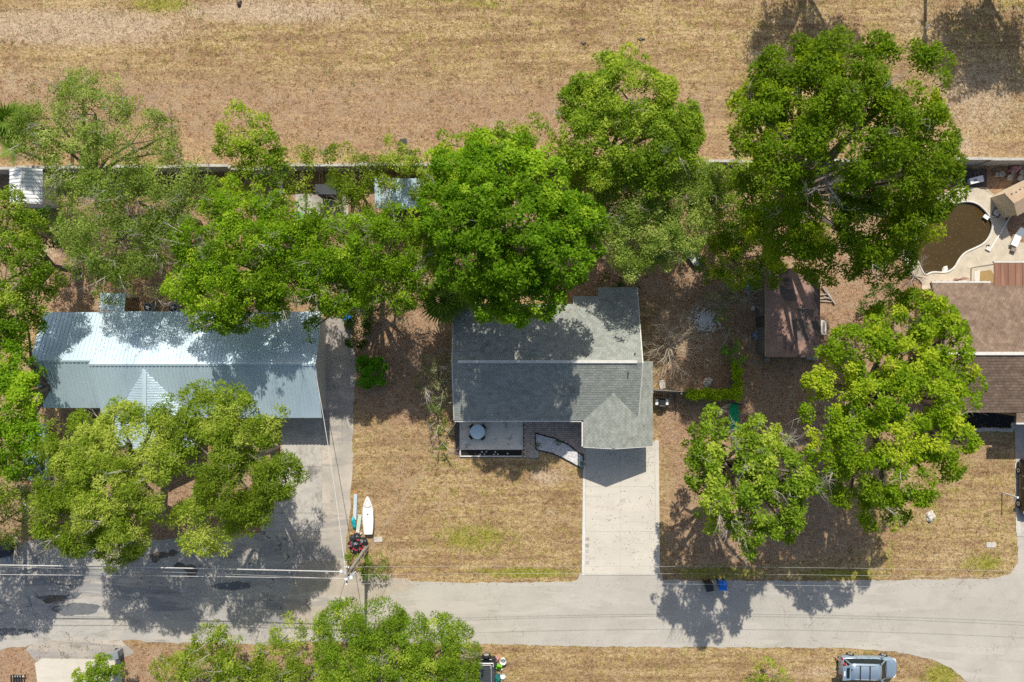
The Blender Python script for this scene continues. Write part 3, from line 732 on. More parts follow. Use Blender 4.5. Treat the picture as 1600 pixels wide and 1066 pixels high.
metal_ridge((lxm,-1.87,zr+.02),(rx1,-1.87,zr+.02), mh, MAT['metal_roof']); metal_ridge((lx0,-1.58,zr-.10),(lxm,-1.58,zr-.10), mh, MAT['metal_roof'])
# cross gable: ridge runs to the front, panels fall left and right
cgx, cgw, cgz = -30.0, 3.35, 4.32
ycg = -2.35
def gable_panels(sgn):
    n = 9; y0 = -8.9; y1 = ycg-.1
    w = .62; k = 0; y = y0
    while y < y1:
        # width of the slope at this y before it dies into the main roof
        def half(Y):
            zm = ze+(Y+6.45)*(zr-ze)/(6.45-1.87)
            return cgw if zm <= ze else max(0, cgw*(1-(zm-ze)/(cgz-ze)))
        h1, h2 = half(y), half(min(y+w, y1)); yy = min(y+w, y1)-.006
        h1 = max(h1, .02); h2 = max(h2, .02)
        zz = lambda h: cgz-(cgz-ze)*h/cgw+.012
        x = lambda h: cgx+sgn*h
        mb = MB()
        rib = y+.10
        vs = [(x(0),y,zz(0)),(x(h1),y,zz(h1)),(x(h2),yy,zz(h2)),(x(0),yy,zz(0))]
        mb.add(vs, [(0,1,2,3) if sgn < 0 else (3,2,1,0)])
        for q in (.08,.30,.50):
            hh = h1+(h2-h1)*(q/w)
            if hh < .1: continue
            a, b2 = Vector((x(0),y+q,zz(0)+.01)), Vector((x(hh),y+q,zz(hh)+.01))
            mb.tube([a,b2], .026, 4)
        mb.build('gable_panel', MAT['metal_roof'], mh); y += w
gable_panels(-1); gable_panels(1)
metal_ridge((cgx,-8.9,cgz+.03),(cgx,ycg,cgz+.03), mh, MAT['metal_roof'], .17)
for sg in (-1,1):
    a = Vector((cgx+sg*cgw,-6.45,ze+.03)); b = Vector((cgx,ycg+.25,cgz+.03))
    MB().tube([a,b],.035,5).build('valley_flashing', MAT['bluegrey_plastic'], mh)
# rear lean-to, walls, porch posts
panels(-34.75, -32.6, 4.05, 2.5, 2.35, 2.62, mh, MAT['metal_roof'], pw=1.05, ribs=1)
wall('wall', (lx0+.5,1.95), (rx1-.45,1.95), 2.5, mh, MAT['stucco']); wall('wall', (lx0+.6,-3.9), (-33.6,-3.9), 2.5, mh, MAT['stucco']); wall('wall', (-33.6,-5.9), (rx1-.45,-5.9), 2.5, mh, MAT['stucco'])
for x in (lx0+.5, rx1-.5):
    y0_ = -3.9 if x < -30 else -5.9
    wall('wall', (x,y0_), (x,-1.8), lambda X,Y: ze+(Y+6.45)*.393-.2, mh, MAT['stucco']); wall('wall', (x,-1.8), (x,1.95), lambda X,Y: zr-(Y+1.87)*.414-.2, mh, MAT['stucco'])
wall('wall', (-34.6,3.9), (-32.75,3.9), 2.25, mh, MAT['stucco'])
for px in (66, 84, 100): 
    c = W(px, 640, 1); MB().box(c[0]-.07,c[0]+.07,-5.55,-5.41,0,2.6).build('porch_post', MAT['dark_wood'], mh)
for x in (-26.5,-22.5,-19): 
    w_ = MB().box(x-.7,x+.7,-6.06,-6.01,1,2.1).build('window', MAT['trim'], mh); MB().box(x-.62,x+.62,-6.08,-6.063,1.08,2.02).build('pane', MAT['glass'], w_)
c = W(404,640,3.0); MB().lathe([(.07,0),(.07,.35),(.11,.36),(.10,.46)], (c[0],c[1],2.85), 10).build('vent_pipe', MAT['white'], mh)
for px, lab in ((234,'round-topped air conditioner behind the metal roof, the one nearer the small lean-to roof'),(273,'round-topped air conditioner behind the metal roof, the one nearer the big tree')):
    c = W(px,479,.5); a = empty('air_conditioner', (c[0],c[1]-.1,0), 0, lab, 'air conditioner', 'air conditioners behind the metal-roofed house')
    MB().box(-.42,.42,-.42,.42,0,.08).build('base', MAT['block'], a, True)
    MB().prism([(-.38,-.38),(.38,-.38),(.38,.38),(-.38,.38)], .08, .82, .04).build('casing', MAT['grey_plastic'], a, True)
    MB().lathe([(.34,.82),(.34,.86),(.30,.87)], (0,0,0), 20).build('fan_guard', MAT['black_plastic'], a, True)
    MB().lathe([(.11,.872),(.10,.90)], (0,0,0), 12).build('fan_hub', MAT['white'], a, True)
    for k in range(5):
        t = k*2*math.pi/5; mb = MB(); mb.obox((.19*math.cos(t),.19*math.sin(t)), .09, .03, .871, .878, t); mb.build('fan_blade', MAT['bluegrey_plastic'], a, True)

# ---- brown-shingled house at the right edge
bh = empty('brown_roof_house', (46, -1, 0), 0, 'house with brown shingle roof at the right edge below the pool', 'house')
by_r, by_e, by_f = -1.0, 4.85, -5.95; bze, bzr = 3.2, 5.2
bP = (bzr-bze)/(by_e-by_r); bPf = (bzr-bze)/(by_r-by_f)
zb_b = lambda x, y: bzr-bP*(y-by_r); zb_f = lambda x, y: bze+bPf*(y-by_f)
BB = [[(34.95,by_r),(60,by_r),(60,by_e),(34.95,by_e)]]; BF = [[(35.6,by_f),(60,by_f),(60,by_r),(35.6,by_r)]]
for pl, zf_, dn, sd_ in ((BB,zb_b,(0,1),21),(BF,zb_f,(0,-1),22)):
    deck('roof_deck', pl[0], lambda x, y, f=zf_: f(x,y)-.004, MAT['underlay'], bh)
    shingles('shingles', [[(min(max(p[0],30),48),p[1]) for p in pl[0]]], zf_, dn, MAT['shingle_brown'], bh, expo=.24, seed=sd_)
MB().box(34.95,60,by_r-.13,by_r+.13,bzr-.05,bzr+.06).build('ridge_vent', MAT['trim'], bh)
MB().box(34.95,39.85,by_e+.005,by_e+.14,bze-.18,bze-.03).build('rear_gutter', MAT['trim'], bh)
for k in range(9): MB().box(35.2+k*.55,35.26+k*.55,by_e+.142,by_e+.17,bze-.16,bze-.02).build('gutter_bracket', MAT['black_edge'], bh)
rake((34.92,by_e,bze-.01),(34.92,by_r,bzr-.01),bh,MAT['dark_wood']); rake((35.57,by_f,bze-.01),(35.57,by_r,bzr-.01),bh,MAT['tan_board'])
wall('wall', (35.5,by_e-.5), (60,by_e-.5), 2.9, bh, MAT['tan_board']); wall('wall', (36.1,by_f+.6), (60,by_f+.6), 2.9, bh, MAT['tan_board'])
wall('wall', (35.5,by_r), (35.5,by_e-.5), lambda X,Y: zb_b(X,Y)-.2, bh, MAT['tan_board']); wall('wall', (36.1,by_f+.6), (36.1,by_r), lambda X,Y: zb_f(X,Y)-.2, bh, MAT['tan_board'])
# rust-brown patio cover
pr = W(1548,412,2.9); x0 = pr[0]; z_c = 3.25
npan = 16
for k in range(npan): MB().box(x0+k*.6, x0+k*.6+.585, 3.5, 6.5, z_c, z_c+.05).build('cover_panel', MAT['rust_metal'], bh)
for k in range(npan): MB().box(x0+k*.6+.56, x0+k*.6+.60, 3.5, 6.5, z_c+.045, z_c+.085).build('cover_rib', MAT['rust_metal'], bh)
MB().box(x0-.02,x0+9.6,6.505,6.62,z_c-.12,z_c+.07).build('cover_gutter', MAT['trim'], bh)
for x in (x0+.2,x0+4.5,x0+9.3): MB().box(x-.05,x+.05,6.35,6.45,0,z_c-.01).build('post', MAT['white'], bh)
# garage wing beyond the frame, its gutter just showing
bx = 41.75
shingles('shingles', [[(bx,-6.75),(bx+6,-6.75),(bx+6,-5.97),(bx,-5.97)]], lambda x,y: 3.2+.05*(y+12), (0,-1), MAT['shingle_brown'], bh, seed=9)
MB().box(bx,bx+6,-6.9,-6.76,3.36,3.5).build('wing_gutter', MAT['trim'], bh)
deck('wing_roof_deck', [(bx,-6.76),(bx+6,-6.76),(bx+6,-5.96),(bx,-5.96)], lambda x,y: 3.2+.05*(y+12)-.004, MAT['underlay'], bh)
MB().box(bx+.5,bx+6,-6.3,-6.1,0,3.3).build('wall', MAT['tan_board'], bh)

# ---- low shed with flat rust-brown roof
bs = empty('flat_roof_shed', (23.6, 2.2, 0), 0, 'shed with flat stained rust-brown roof between two big trees', 'shed')
sx0, sx1, sy0, sy1, sz = 21.35, 25.85, -1.35, 6.1, 2.6
MB().box(sx0,sx1,sy0,sy1,sz-.10,sz).build('roof', MAT['rust_roof'], bs)
MB().box(sx0-.06,sx0-.002,sy0,sy1,sz-.13,sz+.035).build('fascia', MAT['tan_board'], bs); MB().box(sx1+.002,sx1+.05,sy0,sy1,sz-.13,sz+.02).build('fascia', MAT['rust_roof'], bs)
for p, z in (((GP([(1236,500),(1262,497),(1266,530),(1244,533),(1240,516)],sz)),.012),((GP([(1246,482),(1272,484),(1270,496),(1250,494)],sz)),.014),((GP([(1216,450),(1240,452),(1246,470),(1226,470)],sz)),.010)):
    MB().prism(p, sz+.002, sz+z).build('roof_patch', MAT['roof_tar'], bs)
wall('wall', (sx0+.25,sy0+.25), (sx0+.25,sy1-.25), 2.49, bs, MAT['grey_board'], .1); wall('wall', (sx1-.25,sy0+.25), (sx1-.25,sy1-.25), 2.49, bs, MAT['grey_board'], .1)
wall('wall', (sx0+.3,sy0+.25), (sx1-.3,sy0+.25), 2.49, bs, MAT['grey_board'], .1); wall('wall', (sx0+.3,sy1-.25), (sx1-.3,sy1-.25), 2.49, bs, MAT['grey_board'], .1)
n = 34
for k in range(n):
    y = sy0+.3+(sy1-sy0-.6)*k/n; MB().box(sx0+.14,sx0+.198,y,y+.185,.05,2.46).build('wall_board', MAT['grey_board'], bs)
MB().box(sx0+.10,sx0+.138,1.2,2.1,.05,2.05).build('door', MAT['dark_wood'], bs)
# blocks at its corners
for (px, py, k) in ((1197,562,2),(1261,559,2),(1270,560,2),(1252,556,1)):
    c = G(px, py)
    for j in range(k):
        lab = {1197:'at the left front corner',1261:'in the left stack at the right front',1270:'in the right stack at the right front',1252:'standing singly at the front'}[px]
        mb = MB(); mb.obox((c[0],c[1]), .22, .17, j*.2, j*.2+.195, rnd.uniform(-.15,.15), .012)
        mb.thing('concrete_block', MAT['block'], 'grey block %s of the rust-roofed shed%s' % (lab, ', on top' if j else ', underneath' if k > 1 else ''), 'block', 'blocks in front of the rust-roofed shed')

# ---- small sheds at the back wall
ws = empty('white_shed', (-41,13,0), 0, 'small white gabled metal shed by the wall at far left', 'shed')
panels(11.6,14.55,-42.5,-41.1,2.25,2.75,ws,MAT['white_metal'],axis='x'); panels(11.6,14.55,-39.7,-41.1,2.25,2.75,ws,MAT['white_metal'],axis='x')
for k in range(9): MB().box(-39.98,-39.92,11.75+k*.3,12.03+k*.3,0,2.3).build('wall_board', MAT['white_metal'], ws)
for k in range(8): MB().box(-42.3+k*.29,-42.02+k*.29,11.68,11.74,0,2.3).build('wall_board', MAT['white_metal'], ws)
MB().box(-42.3,-42.24,11.75,14.4,0,2.2).build('wall', MAT['white_metal'], ws); MB().box(-42.2,-40.0,14.34,14.4,0,2.2).build('wall', MAT['white_metal'], ws)
MB().tube([(-41.1,11.6,2.78),(-41.1,14.55,2.78)],.05,6).build('ridge_cap', MAT['white_metal'], ws)
ss = empty('corrugated_shed', (-9.5,12.4,0), 0, 'small shed with silver corrugated roof under the trees left of the bright green tree', 'shed')
panels(-11.6,-7.4,11.2,13.7,2.2,2.45,ss,MAT['metal_roof'],pw=.85,ribs=4)
MB().box(-11.3,-7.7,11.5,11.58,0,2.2).build('wall', MAT['dark_wood'], ss); MB().box(-11.3,-11.22,11.6,13.5,0,2.2).build('wall', MAT['dark_wood'], ss); MB().box(-7.78,-7.7,11.6,13.5,0,2.2).build('wall', MAT['dark_wood'], ss); MB().box(-11.2,-7.8,13.42,13.5,0,2.3).build('wall', MAT['dark_wood'], ss)
ts = empty('dark_shed', (-17,14,0), 0, 'low shed with dark slate roof beside a concrete pad and the back wall', 'shed')
MB().prism(GP([(492,288),(530,288),(530,304),(492,304)],1.8), lambda x,y: 1.7, lambda x,y: 1.8).build('roof', MAT['jeep'], ts)
MB().box(-16.6,-14.9,12.45,13.1,0,1.7).build('wall', MAT['dark_wood'], ts)

# ---- beige shed by the pool
c0 = (43.7,12.35); ang = math.radians(-61)
gs = empty('beige_shed', (c0[0],c0[1],0), ang, 'beige shed with shallow gabled roof at the right edge by the pool', 'shed')
hw, hl = 1.15, 1.5
MB().box(-hw+.1,hw-.1,-hl+.08,hl-.08,0,1.95).build('walls', MAT['cream_board'], gs, True)
for sg in (-1,1):
    MB().add([(sg*hw,-hl,1.95),(sg*hw,hl,1.95),(0,hl,2.35),(0,-hl,2.35),(sg*hw,-hl,1.90),(sg*hw,hl,1.90),(0,hl,2.30),(0,-hl,2.30)],[(0,1,2,3),(7,6,5,4),(0,4,5,1),(1,5,6,2),(2,6,7,3),(3,7,4,0)]).build('roof_slope', MAT['tan_board'], gs, True)
for k in range(6): MB().obox((-.75+.05*(k%2), -1.1+.4*k), .06, .05, 2.12, 2.14).build('roof_fixing', MAT['dark_wood'], gs, True)
MB().add([(-hw+.1,hl-.07,1.95),(hw-.1,hl-.07,1.95),(0,hl-.07,2.3),(-hw+.1,hl-.12,1.95),(hw-.1,hl-.12,1.95),(0,hl-.12,2.3)],[(2,1,0),(3,4,5),(0,1,4,3),(1,2,5,4),(2,0,3,5)]).build('gable', MAT['cream_board'], gs, True)
MB().add([(-hw+.1,-hl+.07,1.95),(hw-.1,-hl+.07,1.95),(0,-hl+.07,2.3),(-hw+.1,-hl+.12,1.95),(hw-.1,-hl+.12,1.95),(0,-hl+.12,2.3)],[(0,1,2),(5,4,3),(0,3,4,1),(1,4,5,2),(2,5,3,0)]).build('gable', MAT['cream_board'], gs, True)

# ------------------------------------------------------------------ the long boundary wall
bw = empty('boundary_wall', (0, 15.1, 0), 0, 'long pale concrete wall between the dry field and the back yards', 'wall')
PANEL = {}
x = -60.0; k = 0; jog = random.Random(3)
while x < 60:
    w = 3.6; yy = 15.1 + .009*x + (0.06 if k % 2 else 0) + (-.22 if -27 < x < -22 else 0); hh = 2.0 + (.06 if k % 3 == 0 else 0)
    key = round(hh,2)
    if key not in PANEL: PANEL[key] = MB().box(-w/2+.13,w/2-.13,-.07,.07,0,hh-.09).mesh('wall_panel'); PANEL[('c',key)] = MB().box(-w/2+.12,w/2-.12,-.115,.115,hh-.088,hh).mesh('coping'); PANEL[('p',key)] = MB().prism([(-.12,-.15),(.12,-.15),(.12,.15),(-.12,.15)],0,hh+.06,.03).mesh('post')
    pl = wloc(bw)
    link('wall_panel', PANEL[key], MAT['conc_wall'], bw, Vector((x+w/2,yy,0))-pl); link('coping', PANEL[('c',key)], MAT['conc_wall'], bw, Vector((x+w/2,yy,0))-pl); link('post', PANEL[('p',key)], MAT['conc_wall'], bw, Vector((x,15.1+.009*x+(-.1 if -27<x<-22 else 0),0))-pl)
    x += w; k += 1
# ------------------------------------------------------------------ pool and its deck
POOL = [(1427,381),(1429,400),(1437,420),(1444,432),(1454,425),(1475,427),(1486,422),(1492,415),(1497,405),(1506,395),(1520,389),(1535,382),(1544,371),(1549,357),(1549,350),(1545,340),(1537,329),(1525,318.5),(1510,315),(1495,317),(1480,325),(1465,336),(1447,348),(1432,362)]
DECKP = [(1408,392),(1420,366),(1436,346),(1446,330),(1454,322),(1462,312),(1470,305),(1487,296),(1512,293),(1531,295),(1550,308),(1566,318),(1569,350),(1580,380),(1640,380),(1640,446),(1457,446),(1457,462),(1438,454),(1440,440),(1422,428),(1412,410)]
def smooth_ring(P, it=2):
    for _ in range(it):
        Q = []
        for i in range(len(P)):
            a, b = P[i], P[(i+1) % len(P)]
            Q += [(a[0]*.75+b[0]*.25, a[1]*.75+b[1]*.25), (a[0]*.25+b[0]*.75, a[1]*.25+b[1]*.75)]
        P = Q
    return P
PS = GP(smooth_ring(POOL, 2)); DS = GP(smooth_ring(DECKP,1))
DT = .16
def ring_face(outer, inner, z0, z1, name, mat):
    from mathutils.geometry import tessellate_polygon
    tri = tessellate_polygon([[Vector((x,y,0)) for x,y in outer], [Vector((x,y,0)) for x,y in inner]])
    P = list(outer)+list(inner); n1, n2 = len(outer), len(inner); N = n1+n2; fs = []
    for t in tri:
        a, b, c = (P[i] for i in t)
        fs.append(tuple(t) if (b[0]-a[0])*(c[1]-a[1])-(b[1]-a[1])*(c[0]-a[0]) > 0 else tuple(t[::-1]))
    for o_, n_ in ((0,n1),(n1,n2)):
        for i in range(n_): j = (i+1)%n_; fs.append((o_+i,o_+j,N+o_+j,N+o_+i))
    mb = MB(); mb.add([(x,y,z1) for x,y in P]+[(x,y,z0) for x,y in P], fs); return mb.build(name, mat)
o = ring_face(DS, PS, 0.0, DT, 'pool_deck', MAT['pool_deck']); o['kind'] = 'structure'
mb = MB(); mb.prism(PS, .002, .035); o = mb.build('pool_water', MAT['water']); o['kind'] = 'structure'
mb = MB(); ring = [(x,y,DT+.005) for x,y in PS]; mb.tube(ring+[ring[0]], .085, 6); o = mb.build('pool_coping', MAT['trim']); o['kind'] = 'structure'
mb = MB()
for k in range(200):
    px, py = rnd.uniform(1430,1548), rnd.uniform(318,428)
    if inpoly(np.array([px]),np.array([py]),POOL)[0]:
        c = G(px,py); mb.obox(c,.035,.02,.036,.042,rnd.uniform(0,3))
mb.build('floating_leaf', MAT['lf_litter']); SC.objects['floating_leaf']['kind'] = 'stuff'
# dark plank platform
dp = empty('plank_platform', W(1515,280), 0, 'dark weathered plank platform between the wall and the pool deck', 'platform')
nn = 15
for k in range(nn):
    x = 1488+k*3.55; jt = rnd.uniform(-.06,.06)
    a, b2 = G(x,264.5), G(x+3.2,294); MB().box(a[0],b2[0],b2[1]+jt,a[1]+jt,.08,.12+rnd.uniform(0,.012)).build('plank', MAT['dark_wood'], dp)
for y in (270,288): 
    a = G(1488,y); b2 = G(1541,y); MB().box(a[0],b2[0],a[1]-.05,a[1]+.05,0,.078).build('joist', MAT['dark_wood'], dp)
sheet('concrete_path', [(1484,296),(1540,293),(1560,310),(1540,306),(1512,299),(1488,303)], .03, MAT['sandy'], .028)
c = W(1526.5,281,.55); lo = empty('cooler_box', (c[0],c[1],.125), math.radians(14), 'white lidded cooler box lying on the dark plank platform', 'cooler')
MB().prism([(-.56,-.24),(.56,-.24),(.56,.24),(-.56,.24)], 0, .36, .02).build('box', MAT['bluegrey_plastic'], lo, True)
MB().prism([(-.60,-.27),(.60,-.27),(.60,.27),(-.60,.27)], .362, .44, .03).build('lid', MAT['white'], lo, True)
MB().obox((-.15,.0), .16,.10,.442,.455,.2).build('label_plate', MAT['grey_plastic'], lo, True)
pots = ((1558,273.5,.17),(1565.5,272.5,.2),(1577.5,278,.22),(1594,279,.22),(1582,271.5,.15),(1597,270,.2))
plab = ('leftmost pale pot of the row behind the pool','pale pot touching the leftmost one behind the pool','round pale pot in front of its row behind the pool, below the pink heap','round pale pot at the right edge of the photo, nearest the beige shed','smallest pale pot just left below the pink heap','grey pot right below the pink heap at the right edge')
for (px, py, r), lb in zip(pots, plab):
    c = W(px,py,.3); p = empty('plant_pot', (c[0],c[1],0), 0, lb, 'pot', 'pots behind the pool')
    MB().lathe([(r*.7,0),(r,.34),(r*1.12,.345),(r*1.12,.40),(r*.95,.40),(r*.9,.33)], (0,0,0), 16).build('pot', MAT['stone'], p, True)
    MB().lathe([(r*.86,.30),(r*.4,.335)], (0,0,0), 12).build('soil', MAT['old_conc'], p, True)
def heap(name, px, py, rx, ry, h, mat, label, cat, seed=1, n=16, rz=0):
    rr = random.Random(seed); bm = bmesh.new(); bmesh.ops.create_icosphere(bm, subdivisions=3, radius=1)
    for v in bm.verts:
        k = 1+.22*math.sin(v.co.x*5+seed)*math.cos(v.co.y*4.3+seed)+rr.uniform(-.07,.07)
        x, y = v.co.x*rx*k, v.co.y*ry*k
        v.co = Vector((x*math.cos(rz)-y*math.sin(rz), x*math.sin(rz)+y*math.cos(rz), max(0, v.co.z*h*k)))
    m = bpy.data.meshes.new(name); bm.to_mesh(m); bm.free()
    c = W(px,py,h*.5); o = link(name, m, mat, None, (c[0],c[1],0)); return tag(o, label, cat)
heap('cloth_heap', 1588,263.5,.62,.34,.5, MAT['pink'], 'pink and maroon cloth heap at the foot of the wall behind the pool', 'cloth heap', 3, rz=.35)
# skimmer lid, scoop, pole, float
sk = empty('skimmer_lid', W(1557,332.5,DT), math.radians(-30), 'round white lid in a dark square frame set in the pool deck', 'skimmer lid')
for a in range(4): 
    mb = MB(); mb.obox((.32*math.cos(a*math.pi/2),.32*math.sin(a*math.pi/2)), .34,.04, .002,.03, a*math.pi/2+math.pi/2); mb.build('frame_bar', MAT['dark_wood'], sk, True)
MB().lathe([(.27,.002),(.26,.03)], (0,0,0), 18).build('lid', MAT['trim'], sk, True)
nt_ = empty('leaf_net', W(1540,340,DT), 0, 'small white scoop net with a short handle reaching over the pool edge', 'pool net')
MB().obox((0,.02), .24,.16,.02,.10,-.6).build('scoop', MAT['white'], nt_, True)
MB().tube([(.12,-.06,.08),(.75,.08,.06),(.95,.15,.06)], .035, 6).build('handle', MAT['trim'], nt_, True)
pp = empty('pool_pole', W(1562,362,DT), 0, 'long white pool pole with a brush head lying across the deck', 'pool pole')
a = Vector(W(1581,333,DT))-Vector(W(1562,362,DT)); b2 = Vector(W(1548,388,DT))-Vector(W(1562,362,DT))
MB().tube([a+Vector((0,0,.08)),b2+Vector((0,0,.06))], .05, 6).build('pole', MAT['white'], pp, True)
mb = MB(); mb.obox((b2.x-.25,b2.y-.06), .22,.16,.01,.12,-.5); mb.build('brush_head', MAT['trim'], pp, True)
MB().obox((b2.x-.28,b2.y+.22), .12,.07,.01,.10,.2).build('bracket', MAT['black_plastic'], pp, True)
heap('pool_float', 1476.5,422,.24,.36,.14, MAT['trim'], 'small white drop-shaped float at the bottom edge of the brown pool water', 'pool float', 5, rz=-.5)
SC.objects['pool_float'].location.z = .036
# sun bed on the deck, grey tub by the shed
lg = empty('sun_lounger', W(1585.5,373,DT), math.radians(-24), 'white and blue sun lounger on the pool deck', 'sun lounger')
MB().prism([(-.3,-.75),(.3,-.75),(.3,.25),(-.3,.25)], .28, .34, .015).build('seat', MAT['white'], lg, True)
MB().add([(-.3,.26,.3),(.3,.26,.3),(.3,.85,.62),(-.3,.85,.62),(-.3,.26,.35),(.3,.26,.35),(.3,.85,.67),(-.3,.85,.67)],[(3,2,1,0),(4,5,6,7),(0,1,5,4),(1,2,6,5),(2,3,7,6),(3,0,4,7)]).build('backrest', MAT['bluegrey_plastic'], lg, True)
for sx in (-.27,.27):
    for sy in (-.7,.22): MB().tube([(sx,sy,0),(sx,sy,.28)], .025, 5).build('leg', MAT['white'], lg, True)
MB().prism([(-.2,-1.12),(.2,-1.12),(.2,-.84),(-.2,-.84)], .0, .22, .02).thing  # (foot stool below)
fs = empty('foot_stool', Vector(W(1581,391,DT)), math.radians(-24), 'small grey-brown stool at the foot of the sun lounger', 'stool')
MB().prism([(-.22,-.16),(.22,-.16),(.22,.16),(-.22,.16)], .2, .25, .01).build('seat', MAT['grey_board'], fs, True)
for sx in (-.18,.18):
    for sy in (-.12,.12): MB().tube([(sx,sy,0),(sx,sy,.2)], .02, 5).build('leg', MAT['grey_board'], fs, True)
c = W(1577,322,.45); tu = empty('storage_tub', (c[0],c[1],0), math.radians(29), 'rounded pale blue-grey tub standing against the beige shed', 'tub')
P = [(.20*math.cos(t)+0, .20*math.sin(t)+(.42 if math.sin(t) > 0 else -.42)) for t in [i*math.pi/10 for i in range(20)]]
MB().prism(P, 0, .5, .04).build('body', MAT['bluegrey_plastic'], tu, True); MB().prism([(x*.8,y*.85) for x,y in P], .502, .54, .02).build('lid', MAT['pale_blue_board'], tu, True)
# brown stand and tarp by the house
st = empty('brown_stand', W(1493,437,DT), 0, 'rust-brown tee-shaped stand at the eave beside the pool', 'stand')
MB().tube([(0,-.1,0),(0,0,1.1)], .07, 8).build('post', MAT['rust_roof'], st, True); mb = MB(); mb.prism([(-.30,-.02),(-.12,-.14),(.12,-.14),(.45,-.02),(.2,.08),(-.1,.12)],1.1,1.2); mb.build('top', MAT['rust_roof'], st, True); MB().lathe([(.24,0),(.22,.04)],(0,-.1,0),14).build('foot', MAT['rust_roof'], st, True)
sheet('tan_mat', [(1529,424.5),(1546,422),(1560,446),(1528,446)], DT+.03, M('tan_mat', (.36,.25,.10), (.30,.21,.085), 2), .028)
sheet('threshold_slab', [(1520,424),(1529,423.5),(1528,445),(1520,444)], DT+.04, MAT['trim'], .038)
ho = empty('garden_hose', W(1508,442,DT), 0, 'loop of pale hose on the pool deck under the brown eave', 'hose')
MB().tube([(-.45,-.1,.03),(-.3,.08,.03),(0,.16,.03),(.3,.14,.03),(.48,.0,.03),(.55,-.12,.03)], .03, 6).build('loop', MAT['trim'], ho, True)

# ------------------------------------------------------------------ brown house front: stone edging
sr = empty('stone_edging', W(1550,672), 0, 'row of pale round stones edging the dark bed before the brown-roofed house', 'edging')
sheet('dark_bed', [(1500,640),(1584,640),(1584,668),(1500,670)], .02, MAT['mulch'], .018)
STN = MB().prism([(-.17,-.12),(.02,-.16),(.18,-.10),(.2,.07),(.05,.15),(-.15,.12)],0,.16,.04).mesh('stone')
for k in range(17):
    px = 1500+k*4.9; py = 671.5-(.8 if 6 < k < 13 else 0); c = W(px,py); link('stone', STN, MAT['stone'], sr, Vector(c)-wloc(sr), rnd.uniform(0,6))
for py in (668,663): link('stone', STN, MAT['stone'], sr, Vector(W(1581,py))-wloc(sr), 1.2)
# post with an arm, boulder, slab on the right lawn
sp = empty('white_post', W(1565.5,770), 0, 'white post standing alone on the right lawn beside the drive', 'post')
MB().box(-.05,.05,-.05,.05,0,1.85).build('post', MAT['white'], sp, True); MB().prism([(-.08,-.08),(.08,-.08),(.08,.08),(-.08,.08)],1.85,1.9,.02).build('cap', MAT['white'], sp, True); MB().box(-.02,.02,-.45,-.052,1.45,1.53).build('arm', MAT['white'], sp, True)
def boulder(px, py, rx, ry, h, label, seed, mat='stone', name='boulder', cat='rock', rz=0):
    return heap(name, px, py, rx, ry, h, MAT[mat], label, cat, seed, rz=rz)
boulder(1455,808,.40,.50,.32,'pale lumpy boulder on the right lawn left of the white post',2,rz=-.3)
boulder(1107,598,.42,.46,.40,'pale round boulder beside the vine-covered fence corner',4)
mb = MB(); mb.obox(G(1548,851.5),.40,.22,0,.06,.0,.01); mb.thing('flat_slab', MAT['stone'], 'pale flat slab lying on the right lawn near the road corner', 'slab')
mb = MB(); mb.obox(G(591,843),.36,.22,0,.06,.1,.02); mb.thing('flat_slab', MAT['stone'], 'pale flat slab on the lawn just below the white boat', 'slab')
mb = MB(); mb.obox(W(1034,601)[:2],.26,.38,0,.16,.25,.03); mb.thing('white_block', MAT['stone'], 'white block on the dry ground beside the house end and the leafless tree', 'block')

# ------------------------------------------------------------------ fence with vine, grill, netting, side strip
fn = empty('board_fence', (15.5,-4.25,0), 0, 'weathered board fence from the garage wall, its right half under bright vine', 'fence')
mbp = MB().box(-.085,.085,-.012,.012,.03,1.9).mesh('board'); rl = None
x = 11.95; k = 0
while x < 19.2:
    y = -4.2-.012*(x-12)*4; link('board', mbp, MAT['grey_board'], fn, Vector((x,y,rnd.uniform(-.05,.03)))-wloc(fn), rnd.uniform(-.04,.04)); x += .18; k += 1
for z in (.4,1.5): MB().prism([(11.9,-4.26),(19.2,-4.61),(19.2,-4.68),(11.9,-4.33)], z, z+.09).build('rail', MAT['grey_board'], fn)
for x in (12,14.4,16.8,19.1): MB().box(x-.06,x+.06,-4.42-.048*(x-12),-4.30-.048*(x-12),0,2.0).build('post', MAT['grey_board'], fn)
y = -4.4
while y < -1.6:
    link('board', mbp, MAT['grey_board'], fn, Vector((19.25,y,rnd.uniform(-.05,.03)))-wloc(fn), math.pi/2+rnd.uniform(-.04,.04)); y += .18
gr = empty('grill_cart', W(1031,627), 0, 'black grill cart with two white side shelves by the garage wall', 'grill')
MB().box(-.30,.30,-.26,.26,.12,.78).build('cabinet', MAT['black_plastic'], gr, True)
MB().prism([(-.31,-.27),(.31,-.27),(.31,.27),(-.31,.27)], .782, 1.05, .08).build('lid', MAT['black_plastic'], gr, True)
MB().box(-.56,-.325,-.25,.25,.80,.84).build('side_shelf', MAT['white'], gr, True); MB().box(.325,.56,-.25,.25,.80,.84).build('side_shelf', MAT['white'], gr, True)
MB().tube([(-.22,-.33,.95),(.22,-.33,.95)], .022, 6).build('handle', MAT['rim'], gr, True)
for sx in (-.24,.24): MB().lathe([(.10,-.03),(.10,.03)],(sx,-.2,.1),12).build('wheel', MAT['tyre'], gr, True)
mb = MB(); a = Vector(W(1055,615)); b2 = Vector(W(1054,655)); mb.tube([a+Vector((0,0,.05)), b2+Vector((0,0,.05))], .05, 5); mb.thing('loose_pole', MAT['grey_board'], 'thin grey pole lying across the shade strip south of the board fence', 'pole')
nm = MB(); nx_, ny_ = 9, 24; vs = []; fs_ = []
a = W(1145.5,651)
